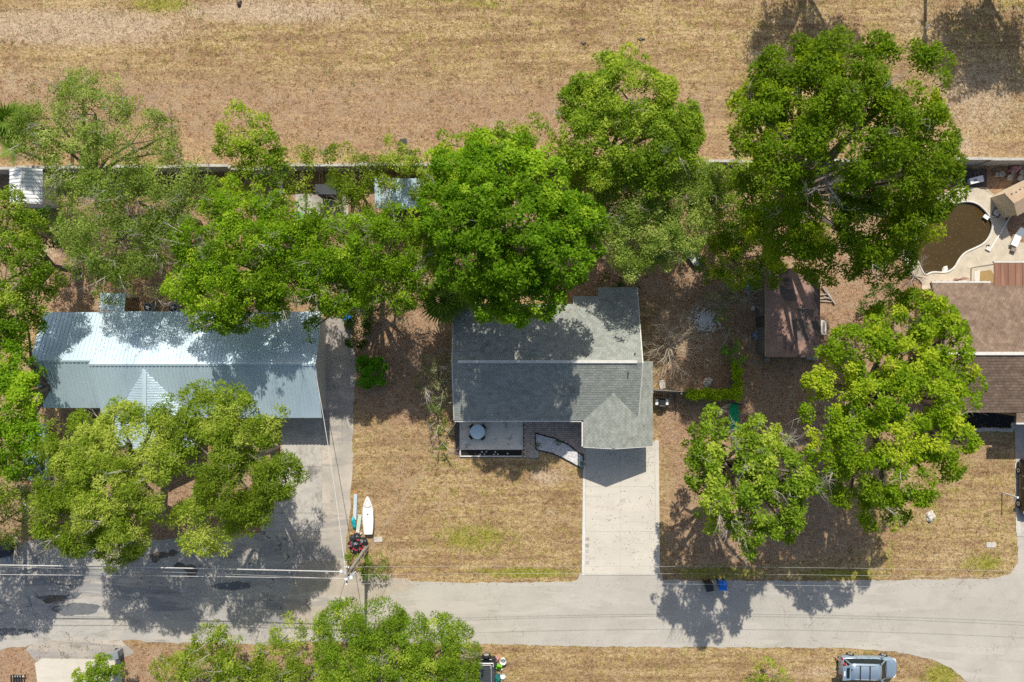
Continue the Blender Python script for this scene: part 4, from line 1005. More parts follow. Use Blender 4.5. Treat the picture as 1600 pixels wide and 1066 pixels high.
for j in range(ny_):
    for i in range(nx_):
        u = -.42+.84*i/(nx_-1); v_ = -1.15+2.3*j/(ny_-1)
        vs.append((a[0]+u+.05*math.sin(j*.9), a[1]+v_, .10+.10*abs(math.sin(i*1.1+j*.6))+.05*rnd.random()))
for j in range(ny_-1):
    for i in range(nx_-1): fs_.append((j*nx_+i, j*nx_+i+1, (j+1)*nx_+i+1, (j+1)*nx_+i))
nm.add(vs, fs_); nm.add([(x,y,z-.03) for x,y,z in vs], [f[::-1] for f in fs_]); nm.thing('green_netting', MAT['green_net'], 'crumpled strip of bright green netting beside the fence corner', 'netting')
mb = MB(); mb.tube([Vector(W(1136,628))+Vector((0,0,.3)), Vector(W(1158,632))+Vector((0,0,.32))], .06, 5); mb.thing('dark_bar', MAT['black_plastic'], 'dark bar lying across the top end of the green netting', 'bar')
# things around the rust-roofed shed
bn = empty('bench', W(1283.5,512), 0, 'pale narrow bench beside the right wall of the rust-roofed shed', 'bench')
MB().prism([(-.24,-.64),(.24,-.64),(.24,.64),(-.24,.64)], .40,.45,.01).build('seat', MAT['trim'], bn, True); MB().box(-.10,.10,-.5,.5,.452,.462).build('slat', MAT['grey_board'], bn, True)
for sx in (-.18,.18):
    for sy in (-.55,.55): MB().box(sx-.03,sx+.03,sy-.03,sy+.03,0,.4).build('leg', MAT['trim'], bn, True)
stp = empty('stick_pile', W(1291,461), 0, 'pile of pale poles lying right of the rust-roofed shed', 'poles')
for p, q, r in (((1283,448),(1303.5,475.5),.075),((1288,449),(1302,474),.05),((1277,461),(1296,460),.045),((1273,467.5),(1299,465),.045),((1275,470),(1300,472),.04),((1286,463),(1300,470),.035)):
    MB().tube([Vector(W(*p))-wloc(stp)+Vector((0,0,.1+r)), Vector(W(*q))-wloc(stp)+Vector((0,0,.06+r))], r, 6).build('stick', MAT['twig'], stp, True)
tbl = empty('work_table', W(1188,450), 0, 'low table of red-brown boards left of the rust-roofed shed', 'table')
a = W(1188,450)
for k in range(5): MB().box(-.72,.45,-.55+.22*k,-.36+.22*k,.55,.60).build('board', MAT['rust_roof'], tbl, True)
for sx in (-.6,.35):
    for sy in (-.45,.45): MB().box(sx-.04,sx+.04,sy-.04,sy+.04,0,.55).build('leg', MAT['grey_board'], tbl, True)
heap('blue_bag', 1171,452,.34,.50,.5, M('pale_blue_bag',(.30,.48,.66),(.12,.25,.45),7), 'pale blue and white bag heap at the left end of the low red table', 'bag', 8)
heap('tarp_heap', 1184,524,.42,.42,.4, M('blue_tarp',(.05,.09,.22),(.38,.42,.48),5), 'dark blue and grey tarp heap against the left wall of the rust-roofed shed', 'tarp', 9)
mb = MB(); mb.obox(G(1175.5,482),.12,.20,0,.28,-.1,.02); mb.thing('white_box', MAT['trim'], 'small white box left of the rust-roofed shed', 'box')
mb = MB(); mb.obox(G(1172,532),.06,.75,0,.09,0); mb.thing('long_plank', MAT['tan_board'], 'plank lying north to south left of the rust-roofed shed', 'plank')
for k,(p,q,lb) in enumerate((((1133,452),(1163,464),'upper pale plank leaning in the brush left of the low red table'),((1130,462),(1150,469),'lower short pale plank in the brush left of the low red table'),((1012+0,589+26),(1071,615),'pale plank lying along the bare end of the board fence'))):
    if k == 2: continue
    mb = MB(); a, b2 = Vector(W(*p)), Vector(W(*q)); d = b2-a; mb.obox((a+b2)/2, d.length/2, .06, .05, .10, math.atan2(d.y,d.x)); mb.thing('loose_plank', MAT['tan_board'], lb, 'plank', 'loose planks in the brush')
# jon boat in the back yard
jb = empty('small_skiff', W(1073,389), math.radians(-52), 'weathered grey-green skiff lying at the edge of the trees behind the house', 'boat')
vs = []; st_ = [(-1.75,.30,.05),(-1.2,.45,0),(0,.52,0),(1.3,.50,0),(1.75,.48,.02)]
mb = MB(); n = len(st_)
prof = []
for x, w, z in st_: prof.append([(x,-w,.42),(x,-w*.82,z),(x,w*.82,z),(x,w,.42)])
vs = [p for q in prof for p in q]; mb.add(vs, [(4*i+j,4*i+j+1,4*i+5+j,4*i+4+j) for i in range(n-1) for j in range(3)]+[(3,2,1,0),(4*n-4,4*n-3,4*n-2,4*n-1)])
mb.build('hull', MAT['jon'], jb, True)
MB().prism([(x,-w*.97) for x,w,z in st_]+[(x,w*.97) for x,w,z in st_[::-1]], .36,.40).build('cover', MAT['jon'], jb, True)
for x in (-1.0,.1,1.2): MB().box(x-.12,x+.12,-.44,.44,.401,.43).build('thwart', MAT['pale_green_board'], jb, True)

# ------------------------------------------------------------------ white boat, boards, junk heap by the pole
wb = empty('white_boat', W(576.6,804), math.radians(1.5), 'white decked dinghy lying bow-up on the lawn edge', 'boat')
st_ = [(1.70,.02,.30),(1.45,.16,.12),(1.05,.32,.05),(.5,.44,0),(-.3,.46,0),(-1.1,.40,0),(-1.62,.33,.03)]
prof = []
for y, w, z in st_: prof.append([(-w,y,.46),(-w*.85,y,.2+z*.5),(-w*.35,y,z),(w*.35,y,z),(w*.85,y,.2+z*.5),(w,y,.46)])
n = len(prof); mb = MB(); mb.add([p for q in prof for p in q], [(6*i+j,6*i+j+1,6*i+7+j,6*i+6+j) for i in range(n-1) for j in range(5)]+[(6*n-6,6*n-5,6*n-4,6*n-3,6*n-2,6*n-1)])
mb.build('hull', MAT['boat_white'], wb, True)
mb = MB(); dv = []
for y, w, z in st_: dv += [(-w,y,.462),(-w*.5,y,.50),(0,y,.52),(w*.5,y,.50),(w,y,.462)]
mb.add(dv, [(5*i+j,5*i+j+1,5*i+6+j,5*i+5+j)[::-1] for i in range(n-1) for j in range(4)]); mb.build('deck', MAT['boat_white'], wb, True)
mb = MB(); mb.tube([Vector((-w-.01,y,.465)) for y,w,z in st_[::-1]]+[Vector((w+.01,y,.465)) for y,w,z in st_], .028, 5); mb.build('gunwale', MAT['trim'], wb, True)
ck = [(0,1.42),(-.16,1.15),(-.27,.86),(-.14,.78),(0,.76),(.14,.78),(.27,.86),(.16,1.15)]
mb = MB(); mb.tube([(x,y,.525) for x,y in ck+[ck[0]]], .035, 5); mb.build('coaming', MAT['boat_grey'], wb, True)
MB().prism([(x*.85,(y-1)*.85+1) for x,y in ck], .50,.532).build('hatch', MAT['boat_white'], wb, True)
MB().lathe([(.06,.515),(.05,.56)],(0,.15,0),10).build('mast_step', MAT['black_plastic'], wb, True)
lb_ = [('long_board','pale_blue_board',(556,771.5),(554.5,812),.15,'long narrow pale blue board with an orange-brown end left of the white boat'),('short_board','pale_green_board',(563,804),(559,832),.16,'short pale green board touching the left side of the white boat')]
for nm_, mt_, p, q, w, lab in lb_:
    a, b2 = Vector(W(*p)), Vector(W(*q)); d = b2-a; c = (a+b2)/2
    e_ = empty(nm_, c, math.atan2(d.y,d.x), lab, 'board'); L = d.length/2
    MB().prism([(-L,-w),(L,-w),(L,w),(-L,w)], .06,.12,.01).build('board', MAT[mt_], e_, True)
    MB().box(-L+.3,-L+.38,-w,w,0,.058).build('batten', MAT['grey_board'], e_, True); MB().box(L-.38,L-.3,-w,w,0,.058).build('batten', MAT['grey_board'], e_, True)
    if nm_ == 'long_board': MB().box(-L-.28,-L-.005,-w,w,.04,.13).build('end_piece', MAT['orange_wood'], e_, True)
tf = empty('teal_float', W(553.5,816), math.radians(12), 'teal plastic kayak-like float under the boards by the white boat', 'float')
MB().lathe([(.04,-.5),(.17,-.3),(.20,0),(.17,.3),(.04,.5)],(0,0,0),12).mesh  # profile check
m_ = MB().lathe([(.04,-.55),(.17,-.32),(.20,0),(.17,.32),(.04,.55)],(0,0,0),12); m_.v = [(x,z,y+.2) for x,y,z in m_.v]; m_.f = [f[::-1] for f in m_.f]; m_.build('shell', MAT['teal'], tf, True)
MB().lathe([(.07,.39),(.05,.42)],(0,.05,0),10).build('cap', MAT['teal_cloth'], tf, True)
jk = empty('scrap_heap', W(559,848), 0, 'round heap of black bags and scrap with red bits beside the utility pole', 'scrap heap')
def lump(rx, ry, rz_, seed, sub=2):
    rr = random.Random(seed); bm = bmesh.new(); bmesh.ops.create_icosphere(bm, subdivisions=sub, radius=1)
    for v in bm.verts:
        k = 1+rr.uniform(-.16,.16); v.co = Vector((v.co.x*rx*k, v.co.y*ry*k, max(0,v.co.z*rz_*k+rz_*.5)))
    m = bpy.data.meshes.new('bag'); bm.to_mesh(m); bm.free(); return m
lm = [lump(.30,.26,.22,s) for s in range(4)]
for k in range(26):
    a = rnd.uniform(0,6.28); r = .72*math.sqrt(rnd.random())
    link('bag', lm[k%4], MAT['black_plastic'], jk, (r*math.cos(a), r*math.sin(a), max(0,.42*(1-r))), rnd.uniform(0,6))
for k in range(22):
    a = rnd.uniform(0,6.28); r = .70*math.sqrt(rnd.random()); z = .48+.45*(1-r)
    mb = MB(); mb.obox((r*math.cos(a),r*math.sin(a)), rnd.uniform(.05,.13), rnd.uniform(.025,.06), z, z+.04, rnd.uniform(0,3)); mb.build('scrap', MAT['red' if k%3 else 'grey_plastic'], jk, True)
for k,(dx_,dy_) in enumerate(((-.12,.86),(.25,.80),(-.3,.95),(.02,1.0))):
    mb = MB(); mb.obox((dx_,dy_), .16,.07,.05,.16,k*.8); mb.build('offcut', MAT['trim' if k%2 else 'orange_wood'], jk, True)
# wheelie bins on the road
def bin_(px, py, rz, mat, label, dz=.018):
    c = W(px,py,.5); b_ = empty('wheelie_bin', (c[0],c[1],dz), rz, label, 'bin', 'wheelie bins at the kerb')
    MB().add([(-.24,-.28,.06),(.24,-.28,.06),(.24,.26,.06),(-.24,.26,.06),(-.30,-.36,.98),(.30,-.36,.98),(.30,.36,.98),(-.30,.36,.98)],[(3,2,1,0),(4,5,6,7),(0,1,5,4),(1,2,6,5),(2,3,7,6),(3,0,4,7)]).build('body', MAT[mat], b_, True)
    MB().prism([(-.33,-.40),(.33,-.40),(.33,.36),(-.33,.36)], .985, 1.06, .04).build('lid', MAT[mat], b_, True)
    MB().tube([(-.28,.42,.98),(.28,.42,.98)], .025, 6).build('handle', MAT[mat], b_, True)
    for sx in (-.27,.27):
        m__ = MB().lathe([(.11,-.03),(.11,.03)],(0,0,0),12); m__.v = [(z+sx*1.0, y+.27, x+.11) for x,y,z in m__.v]; m__.build('wheel', MAT['tyre'], b_, True)
bin_(1106,914,.18,'black_plastic','black wheelie bin standing beside the blue one at the road edge')
bin_(1127,912.5,.05,'blue_plastic','bright blue wheelie bin at the road edge in tree shade')
bin_(183,1021,1.75,'grey_plastic','dark grey wheelie bin at the corner of the bottom-left driveway')
bin_(543,494,.4,'blue_plastic','blue bin half hidden by branches at the top of the narrow drive',.03)
bin_(471,341,.1,'teal','dark teal bin under the trees beside the small concrete pad',0)
dr = empty('striped_bench', W(31,1059), 0, 'dark slatted bench with pale gaps at the bottom left corner', 'bench')
for k in range(5): MB().box(-.52+.22*k,-.40+.22*k,-.55,.42,.38,.43).build('slat', MAT['black_plastic'], dr, True)
MB().box(-.55,.6,-.42,-.34,.30,.378).build('rail', MAT['trim'], dr, True); MB().box(-.55,.6,.24,.32,.30,.378).build('rail', MAT['trim'], dr, True)
for sx in (-.5,.5):
    for sy in (-.38,.28): MB().box(sx-.03,sx+.03,sy-.03,sy+.03,0,.3).build('leg', MAT['black_plastic'], dr, True)
pl_ = empty('black_trailer', W(13,858), math.radians(12), 'dark low trailer with two pale ramps at the left edge under the oak', 'trailer')
MB().prism([(-.7,-.55),(.7,-.55),(.7,.9),(-.7,.9)], .45,.62,.02).build('bed', MAT['black_plastic'], pl_, True)
for sx in (-.12,.22): MB().box(sx-.07,sx+.07,-1.0,-.552,.40,.46).build('ramp', MAT['bluegrey_plastic'], pl_, True)
for sx in (-.78,.78):
    m__ = MB().lathe([(.28,-.09),(.28,.09)],(0,0,0),14); m__.v = [(z+sx, y+.2, x+.28) for x,y,z in m__.v]; m__.build('wheel', MAT['tyre'], pl_, True)

# ------------------------------------------------------------------ vehicles
def loft(secs, name, mat, parent, smooth=True):
    """secs: list of (x, [(y,z)...]) cross-sections with the same number of points, left to right"""
    n = len(secs[0][1]); mb = MB(); vs = []
    for x, prof in secs: vs += [(x, y, z) for y, z in prof]
    fs = [(i*n+j, i*n+j+1, (i+1)*n+j+1, (i+1)*n+j) for i in range(len(secs)-1) for j in range(n-1)]
    fs += [tuple(range(n))[::-1], tuple(range((len(secs)-1)*n, len(secs)*n))]
    mb.add(vs, fs); o = mb.build(name, mat, parent, True, smooth)
    return o
def sec(hw, z0, zs, crown=.05):
    return [(-hw*.92,z0),(-hw,z0+.18),(-hw,zs-.16),(-hw*.94,zs-.03),(-hw*.6,zs+crown*.7),(0,zs+crown),(hw*.6,zs+crown*.7),(hw*.94,zs-.03),(hw,zs-.16),(hw,z0+.18),(hw*.92,z0)]
def wheels(parent, xs, hw, r=.33, w=.11):
    for x in xs:
        for sg in (-1, 1):
            m__ = MB().lathe([(r*.62,-w),(r*.92,-w),(r,-w*.6),(r,w*.6),(r*.92,w),(r*.62,w)],(0,0,0),20); m__.v = [(a+x, c_+sg*hw, b_+r) for a,b_,c_ in m__.v]
            t = m__.build('wheel', MAT['tyre'], parent, True)
            m__ = MB().lathe([(r*.2,-w*1.0),(r*.6,-w*1.02),(r*.63,-w*.8),(r*.63,w*.8),(r*.6,w*1.02),(r*.2,w*1.0)],(0,0,0),16); m__.v = [(a+x, c_+sg*hw, b_+r) for a,b_,c_ in m__.v]
            m__.build('rim', MAT['rim'], t, True)
def car(name, loc, rz, mat, label, van=True, bars=True, hatch=False, L=4.9):
    c = empty(name, loc, rz, label, 'minivan' if van else 'car')
    k = L/4.9; hw = .93
    S_ = [(-2.42,.80,.30,.92),(-2.30,.90,.26,1.0),(-1.2,hw,.24,1.0),(.6,hw,.24,1.0),(1.3,hw,.24,.98),(1.9,.90,.26,.90),(2.3,.80,.30,.78),(2.45,.62,.34,.68)]
    loft([(x*k, sec(w,z0,zs,.06 if x < 1.2 else .08)) for x,w,z0,zs in S_], 'body', mat, c)
    zr_ = 1.72 if van else 1.46; rb = -2.05 if van else -1.35; fr = .55 if van else .25; cb = 1.35 if van else 1.15; rbb = -2.30 if van else -2.0
    # dark glass house, then roof and pillars standing proud of it
    loft([(rbb*k, [(-.80,.98),(-.72,1.02),(.72,1.02),(.80,.98)]),(rb*k, [(-.84,.98),(-.66,zr_-.05),(.66,zr_-.05),(.84,.98)]),(fr*k,[(-.86,.98),(-.66,zr_-.05),(.66,zr_-.05),(.86,.98)]),(cb*k,[(-.78,1.0),(-.72,1.03),(.72,1.03),(.78,1.0)])], 'glass', MAT['glass'], c, False)
    loft([((rb-.04)*k,[(-.69,zr_-.10),(-.62,zr_-.01),(0,zr_+.03),(.62,zr_-.01),(.69,zr_-.10)]),((rb+.5)*k,[(-.71,zr_-.10),(-.64,zr_),(0,zr_+.05),(.64,zr_),(.71,zr_-.10)]),((fr-.3)*k,[(-.71,zr_-.10),(-.64,zr_-.005),(0,zr_+.045),(.64,zr_-.005),(.71,zr_-.10)]),((fr+.08)*k,[(-.68,zr_-.14),(-.60,zr_-.05),(0,zr_-.01),(.60,zr_-.05),(.68,zr_-.14)])], 'roof', mat, c)
    for sg in (-1,1):
        MB().tube([((cb-.05)*k,sg*.79,1.0),((fr+.06)*k,sg*.675,zr_-.07)], .045, 5).build('pillar', mat, c, True)
        MB().tube([((rbb+.05)*k,sg*.80,1.0),((rb-.02)*k,sg*.675,zr_-.08)], .06, 5).build('pillar', mat, c, True)
        for xx in ((-.75,.25) if van else (-.55,)): MB().tube([(xx*k,sg*.865,1.0),(xx*k,sg*.685,zr_-.07)], .035, 4).build('pillar', MAT['black_plastic'], c, True)
        MB().prism([(2.20*k,sg*.50),(2.38*k,sg*.50),(2.28*k,sg*.80),(1.98*k,sg*.84)] , .70, .80, .01).build('headlight', MAT['lamp'], c, True)
        m__ = MB().box(.95*k,1.12*k,min(sg*.94,sg*1.12),max(sg*.94,sg*1.12),.98,1.12); m__.build('mirror', mat, c, True)
        MB().box(-2.44*k,-2.36*k,min(sg*.66,sg*.84),max(sg*.66,sg*.84),.72,.98).build('tail_light', MAT['redlamp'], c, True)
        for xx in (-.05,-1.1): MB().box(xx*k,(xx+.16)*k,min(sg*.925,sg*.95),max(sg*.925,sg*.95),.84,.87).build('door_handle', MAT['rim'], c, True)
    wheels(c, (1.5*k,-1.42*k), .86)
    for sg in (-1,1):
        for xx in (-1.18,-.12,.92): MB().box(xx*k-.008,xx*k+.008,min(sg*.90,sg*.936),max(sg*.90,sg*.936),.42,.97).build('door_seam', MAT['black_plastic'], c, True)
        MB().tube([(1.36*k,sg*.72,1.035),(2.28*k,sg*.58,.815)], .010, 4).build('bonnet_seam', MAT['black_plastic'], c, True)
        MB().tube([(1.30*k,sg*.35,1.075),(1.16*k,sg*.12,1.16)], .012, 4).build('wiper', MAT['black_plastic'], c, True)
    MB().tube([(1.36*k,-.72,1.035),(1.40*k,0,1.075),(1.36*k,.72,1.035)], .014, 4).build('cowl', MAT['black_plastic'], c, True)
    MB().box(2.40*k,2.50*k,-.55,.55,.36,.5).build('bumper', mat, c, True)
    if bars:
        for xx in (-1.25,-.42): MB().box(xx*k-.035,xx*k+.035,-.62,.62,zr_+.06,zr_+.10).build('roof_bar', MAT['black_plastic'], c, True)
        for sg in (-1,1): MB().tube([(-1.7*k,sg*.60,zr_+.05),(.1*k,sg*.60,zr_+.05)], .025, 5).build('roof_rail', MAT['rim'], c, True)
    if hatch:
        h = MB().add([(-2.05,-.62,1.76),(-2.05,.62,1.76),(-2.86,.60,1.98),(-2.86,-.60,1.98),(-2.05,-.62,1.82),(-2.05,.62,1.82),(-2.86,.60,2.04),(-2.86,-.60,2.04)],[(0,1,2,3),(7,6,5,4),(0,4,5,1),(1,5,6,2),(2,6,7,3),(3,7,4,0)]).build('tailgate', mat, c, True)
        MB().add([(-2.2,-.46,1.872),(-2.2,.46,1.872),(-2.5,.44,1.952),(-2.5,-.44,1.952)],[(3,2,1,0)]).build('rear_window', MAT['glass'], h, True)
        MB().add([(-2.62,-.2,1.986),(-2.62,.2,1.986),(-2.74,.2,2.018),(-2.74,-.2,2.018)],[(3,2,1,0)]).build('number_plate', MAT['white'], h, True)
        for sg in (-1,1): MB().tube([(-2.1,sg*.6,1.05),(-2.5,sg*.56,1.88)], .02, 5).build('strut', MAT['rim'], h, True)
    return c
c = W(1356,1043.5,.8)
car('minivan', (c[0]+.1,c[1],0), math.radians(-1.5), MAT['van'], 'silver-blue minivan with open tailgate parked on the grass by the bend', True, True, True)
c = W(1614,762,.8); car('black_car', (c[0],c[1],.05), math.radians(-90), MAT['black_car'], 'black car parked in the drive at the right edge, only its side showing', False, False)
c = W(58,708,.7); car('blue_car', (c[0],c[1],.0), math.radians(92), MAT['blue_car'], 'pale blue car mostly hidden under the oak at left', False, False)
# dark open truck at the bottom edge
c = W(760,1050,.9); jp = empty('dark_jeep', (c[0],c[1]-.55,0), math.radians(-90), 'dark square truck with ribbed hard top and rear spare wheel at the bottom edge', 'truck')
loft([(x, sec(w,.42,zs,.02)) for x,w,zs in ((-1.75,.76,1.05),(-1.65,.82,1.08),(.8,.82,1.08),(2.0,.70,1.05),(2.1,.66,1.0))], 'body', MAT['black_car'], jp)
loft([(-1.7,[(-.74,1.09),(-.68,1.74),(.68,1.74),(.74,1.09)]),(.35,[(-.76,1.09),(-.66,1.74),(.66,1.74),(.76,1.09)]),(.85,[(-.74,1.09),(-.72,1.12),(.72,1.12),(.74,1.09)])], 'glass', MAT['glass'], jp, False)
ht = MB().prism([(-1.75,-.72),(.4,-.70),(.4,.70),(-1.75,.72)], 1.742, 1.82, .03).build('hard_top', MAT['jeep'], jp, True)
for k in range(9): MB().box(-1.5+.21*k,-1.36+.21*k,-.26,.26,1.822,1.838).build('rib', MAT['jeep'], ht, True)
for yy in (-.45,.45): MB().box(-1.55,.3,yy-.03,yy+.03,1.822,1.85).build('seam', MAT['grey_plastic'], ht, True)
m__ = MB().lathe([(.36,-.11),(.39,-.06),(.39,.06),(.36,.11)],(0,0,0),22); m__.v = [(z-1.98,y,x+1.0) for x,y,z in m__.v]; w_ = m__.build('spare_wheel', MAT['tyre'], jp, True)
m__ = MB().lathe([(.24,-.115),(.05,-.13)],(0,0,0),16); m__.v = [(z-1.98,y,x+1.0) for x,y,z in m__.v]; m__.build('rim', MAT['rim'], w_, True)
MB().tube([(-1.5,-.62,1.95),(-1.78,-.62,1.95),(-1.78,.62,1.95),(-1.5,.62,1.95)], .04, 6).build('rack_bar', MAT['white'], jp, True)
MB().tube([(-1.35,-.42,1.93),(-1.62,-.42,1.93),(-1.62,.42,1.93),(-1.35,.42,1.93)], .035, 6).build('rack_bar', MAT['trim'], jp, True)
for sx in (-.62,.62): MB().tube([(-1.6,sx,1.75),(-1.6,sx,1.95)], .03, 5).build('rack_post', MAT['white'], jp, True)
wheels(jp, (1.35,-1.15), .76, .37, .13)
# gear standing beside it
def gear(px, py, h): c = W(px,py,h); return (c[0], c[1], 0)
bk = empty('white_bucket', gear(786,1034.5,.5), 0, 'white bucket standing right of the dark truck', 'bucket')
MB().lathe([(.20,0),(.26,.5),(.28,.51),(.24,.50),(.19,.06)],(0,0,0),16).build('pail', MAT['white'], bk, True); MB().lathe([(.14,.3),(.10,.36)],(0,0,0),8).build('contents', MAT['grey_plastic'], bk, True)
heap('pink_bag', 776,1030,.22,.18,.6, MAT['pink'], 'small pink bag at the rear right corner of the dark truck', 'bag', 11)
lc = empty('lime_chair', gear(779.5,1043,.5), math.radians(-15), 'lime green folding chair beside the dark truck', 'chair')
MB().box(-.22,.22,-.20,.20,.40,.43).build('seat', MAT['lime'], lc, True); MB().box(-.22,.22,.21,.25,.44,.85).build('backrest', MAT['lime'], lc, True)
for sx in (-.2,.2):
    for sy in (-.18,.23): MB().tube([(sx,sy,0),(sx,sy,.4)], .018, 5).build('leg', MAT['white'], lc, True)
mb = MB(); p = gear(782,1049,.4); mb.tube([(p[0]-.18,p[1]-.45,.06),(p[0]+.12,p[1]+.4,.9)], .045, 6); mb.thing('white_pipe', MAT['white'], 'white pipe leaning beside the lime chair near the dark truck', 'pipe')
heap('teal_tarp', 777,1062,.34,.42,.5, MAT['teal_cloth'], 'teal tarp bundle right of the dark truck at the bottom edge', 'tarp', 12)
bl = empty('white_basin', gear(785.5,1059,.4), 0, 'white round basin beside the teal tarp bundle', 'basin'); MB().lathe([(.10,0),(.24,.16),(.26,.17),(.22,.15),(.09,.03)],(0,0,0),16).build('bowl', MAT['white'], bl, True)

# ------------------------------------------------------------------ person at the open tailgate
def skin_body(name, joints, edges, mat, parent, sub=1):
    m = bpy.data.meshes.new(name); m.from_pydata([j[0] for j in joints], edges, []); o = link(name, m, mat, parent)
    md = o.modifiers.new('skin', 'SKIN'); sv = m.skin_vertices[0].data
    for k, j in enumerate(joints): sv[k].radius = (j[1], j[2] if len(j) > 2 else j[1]); sv[k].use_root = (k == 0)
    md.use_smooth_shade = True; s_ = o.modifiers.new('sub', 'SUBSURF'); s_.levels = sub; s_.render_levels = sub
    return o
pc = W(1310,1028); pe = empty('person', pc, math.radians(-38), 'person in red shirt and grey shorts bending to the open minivan tailgate', 'person')
# x is forward: mid-lean, one arm reaching into the van, legs in a half stride
J = [((0,0,.95),.13,.15),((.08,0,1.10),.12,.15),((.20,0,1.30),.125,.17),((.28,0,1.44),.07,.08),((.33,0,1.52),.055,.06),((.37,0,1.60),.085,.08),((.40,0,1.70),.09,.085),
     ((.0,.10,.90),.09),((.10,.11,.50),.062),((.02,.11,.10),.042),((.0,.11,.05),.04),((.16,.12,.03),.035),
     ((-.02,-.10,.90),.09),((-.08,-.11,.50),.062),((-.28,-.11,.12),.042),((-.30,-.11,.05),.04),((-.14,-.12,.03),.035),
     ((.24,.20,1.38),.06),((.44,.24,1.18),.045),((.68,.20,1.14),.032),((.76,.19,1.13),.03),
     ((.24,-.20,1.38),.06),((.40,-.24,1.14),.045),((.62,-.20,1.06),.032),((.70,-.19,1.05),.03)]
E = [(0,1),(1,2),(2,3),(3,4),(4,5),(5,6),(0,7),(7,8),(8,9),(9,10),(10,11),(0,12),(12,13),(13,14),(14,15),(15,16),(2,17),(17,18),(18,19),(19,20),(2,21),(21,22),(22,23),(23,24)]
for hand, sg in ((20,1),(24,-1)):
    hx_, hy_, hz_ = J[hand][0]
    for q, (oy, ln) in enumerate(((-.030,.075),(-.010,.085),(.010,.080),(.030,.062))):
        i0 = len(J); J.append(((hx_+.045,hy_+oy,hz_-.004),.0095)); J.append(((hx_+.045+ln*.6,hy_+oy*1.1,hz_-.012),.0085)); J.append(((hx_+.045+ln*.9,hy_+oy*1.1,hz_-.035),.007)); E += [(hand,i0),(i0,i0+1),(i0+1,i0+2)]
    i0 = len(J); J.append(((hx_+.01,hy_-sg*.045,hz_-.01),.0105)); J.append(((hx_+.05,hy_-sg*.062,hz_-.02),.009)); E += [(hand,i0),(i0,i0+1)]
skin_body('body', J, E, MAT['skin'], pe, 1)
skin_body('shirt', [((.02,0,1.0),.15,.17),((.08,0,1.12),.14,.17),((.20,0,1.31),.145,.19),((.27,0,1.42),.085,.10),((.24,.20,1.39),.075),((.33,.23,1.28),.065),((.24,-.20,1.39),.075),((.33,-.23,1.26),.065)], [(0,1),(1,2),(2,3),(2,4),(4,5),(2,6),(6,7)], MAT['red'], pe, 1)
skin_body('shorts', [((-.01,0,.97),.145,.165),((0,.10,.86),.105),((.07,.11,.60),.085),((-.02,-.10,.86),.105),((-.07,-.11,.60),.085)], [(0,1),(1,2),(0,3),(3,4)], MAT['shorts'], pe, 1)
skin_body('hair', [((.37,0,1.70),.085,.085),((.39,0,1.755),.075,.075),((.31,0,1.66),.06,.07)], [(0,1),(0,2)], MAT['hair'], pe, 1)
for sg in (-1,1):
    MB().lathe([(.012,0),(.012,.004)],(.487,sg*.032,1.675),8).build('eye', MAT['black_plastic'], pe, True); MB().box(.375,.405,min(sg*.082,sg*.098),max(sg*.082,sg*.098),1.61,1.67).build('ear', MAT['skin'], pe, True)
MB().add([(.47,-.012,1.62),(.47,.012,1.62),(.505,0,1.62),(.478,0,1.665)],[(0,2,1),(0,1,3),(1,2,3),(2,0,3)]).build('nose', MAT['skin'], pe, True); MB().box(.462,.474,-.022,.022,1.585,1.593).build('mouth', MAT['red'], pe, True)
for x_, y_ in ((.10,.115),(-.20,-.115)): MB().prism([(x_-.14,y_-.045),(x_+.13,y_-.045),(x_+.15,y_),(x_+.13,y_+.045),(x_-.14,y_+.045)],0,.075,.02).build('shoe', MAT['white'], pe, True)

# ------------------------------------------------------------------ lumps lying in the field
heap('dirt_lump', 912,67,.24,.17,.10, MAT['patch'], 'dark lump lying in the dry field, the left of two', 'lump', 21)
heap('dirt_lump', 1003,61,.34,.14,.10, MAT['patch'], 'dark lump lying in the dry field, the right and wider of two', 'lump', 22)
heap('dirt_lump', 373,4,.22,.30,.3, MAT['patch'], 'dark lump at the top edge of the field on the pale track', 'lump', 23)
mb = MB(); c = G(628,223); mb.add([(c[0]-.5,c[1]-.3,0),(c[0]+.5,c[1]-.15,0),(c[0]+.45,c[1]+.3,.0),(c[0]-.1,c[1]+.15,.45),(c[0]+.4,c[1]+.25,.5)],[(0,1,3),(1,4,3),(1,2,4),(2,3,4),(2,0,3)]); mb.thing('scrap_sheet', MAT['block'], 'folded grey sheet lying in the field just above the wall', 'sheet')
# ------------------------------------------------------------------ poles and wires
def pole(name, x, y, h, label, arms=(), lean=(0,0)):
    e_ = empty(name, (x,y,0), 0, label, 'utility pole', 'utility poles')
    MB().tube([(0,0,0),(lean[0]*.5,lean[1]*.5,h*.5),(lean[0],lean[1],h)], [.16,.14,.11], 10).build('shaft', MAT['pole'], e_, True)
    for z, l in arms: MB().box(-.05,.05,-l,l,z,z+.1).build('crossarm', MAT['pole'], e_, True)
    for z, l in arms:
        for s_ in (-.9,0,.9):
            if s_: MB().lathe([(.05,.1),(.07,.16),(.05,.24)],(0,s_*l,z),8).build('insulator', MAT['white'], e_, True)
    return e_
PX, PY, PH = -12.75, -18.05, 7.6
up = pole('utility_pole', PX, PY, PH, 'grey wooden utility pole with wires and white fittings by the shrubs', ((7.25,.75),(6.6,.45)))
for (px, py, z) in ((541,905,7.55),(549,903,7.3),(533,893,7.2)):
    c = W(px,py,z); MB().lathe([(.04,-.1),(.12,-.06),(.12,.08),(.05,.12)],(c[0]-PX,c[1]-PY,z),10).build('fitting', MAT['white'], up, True)
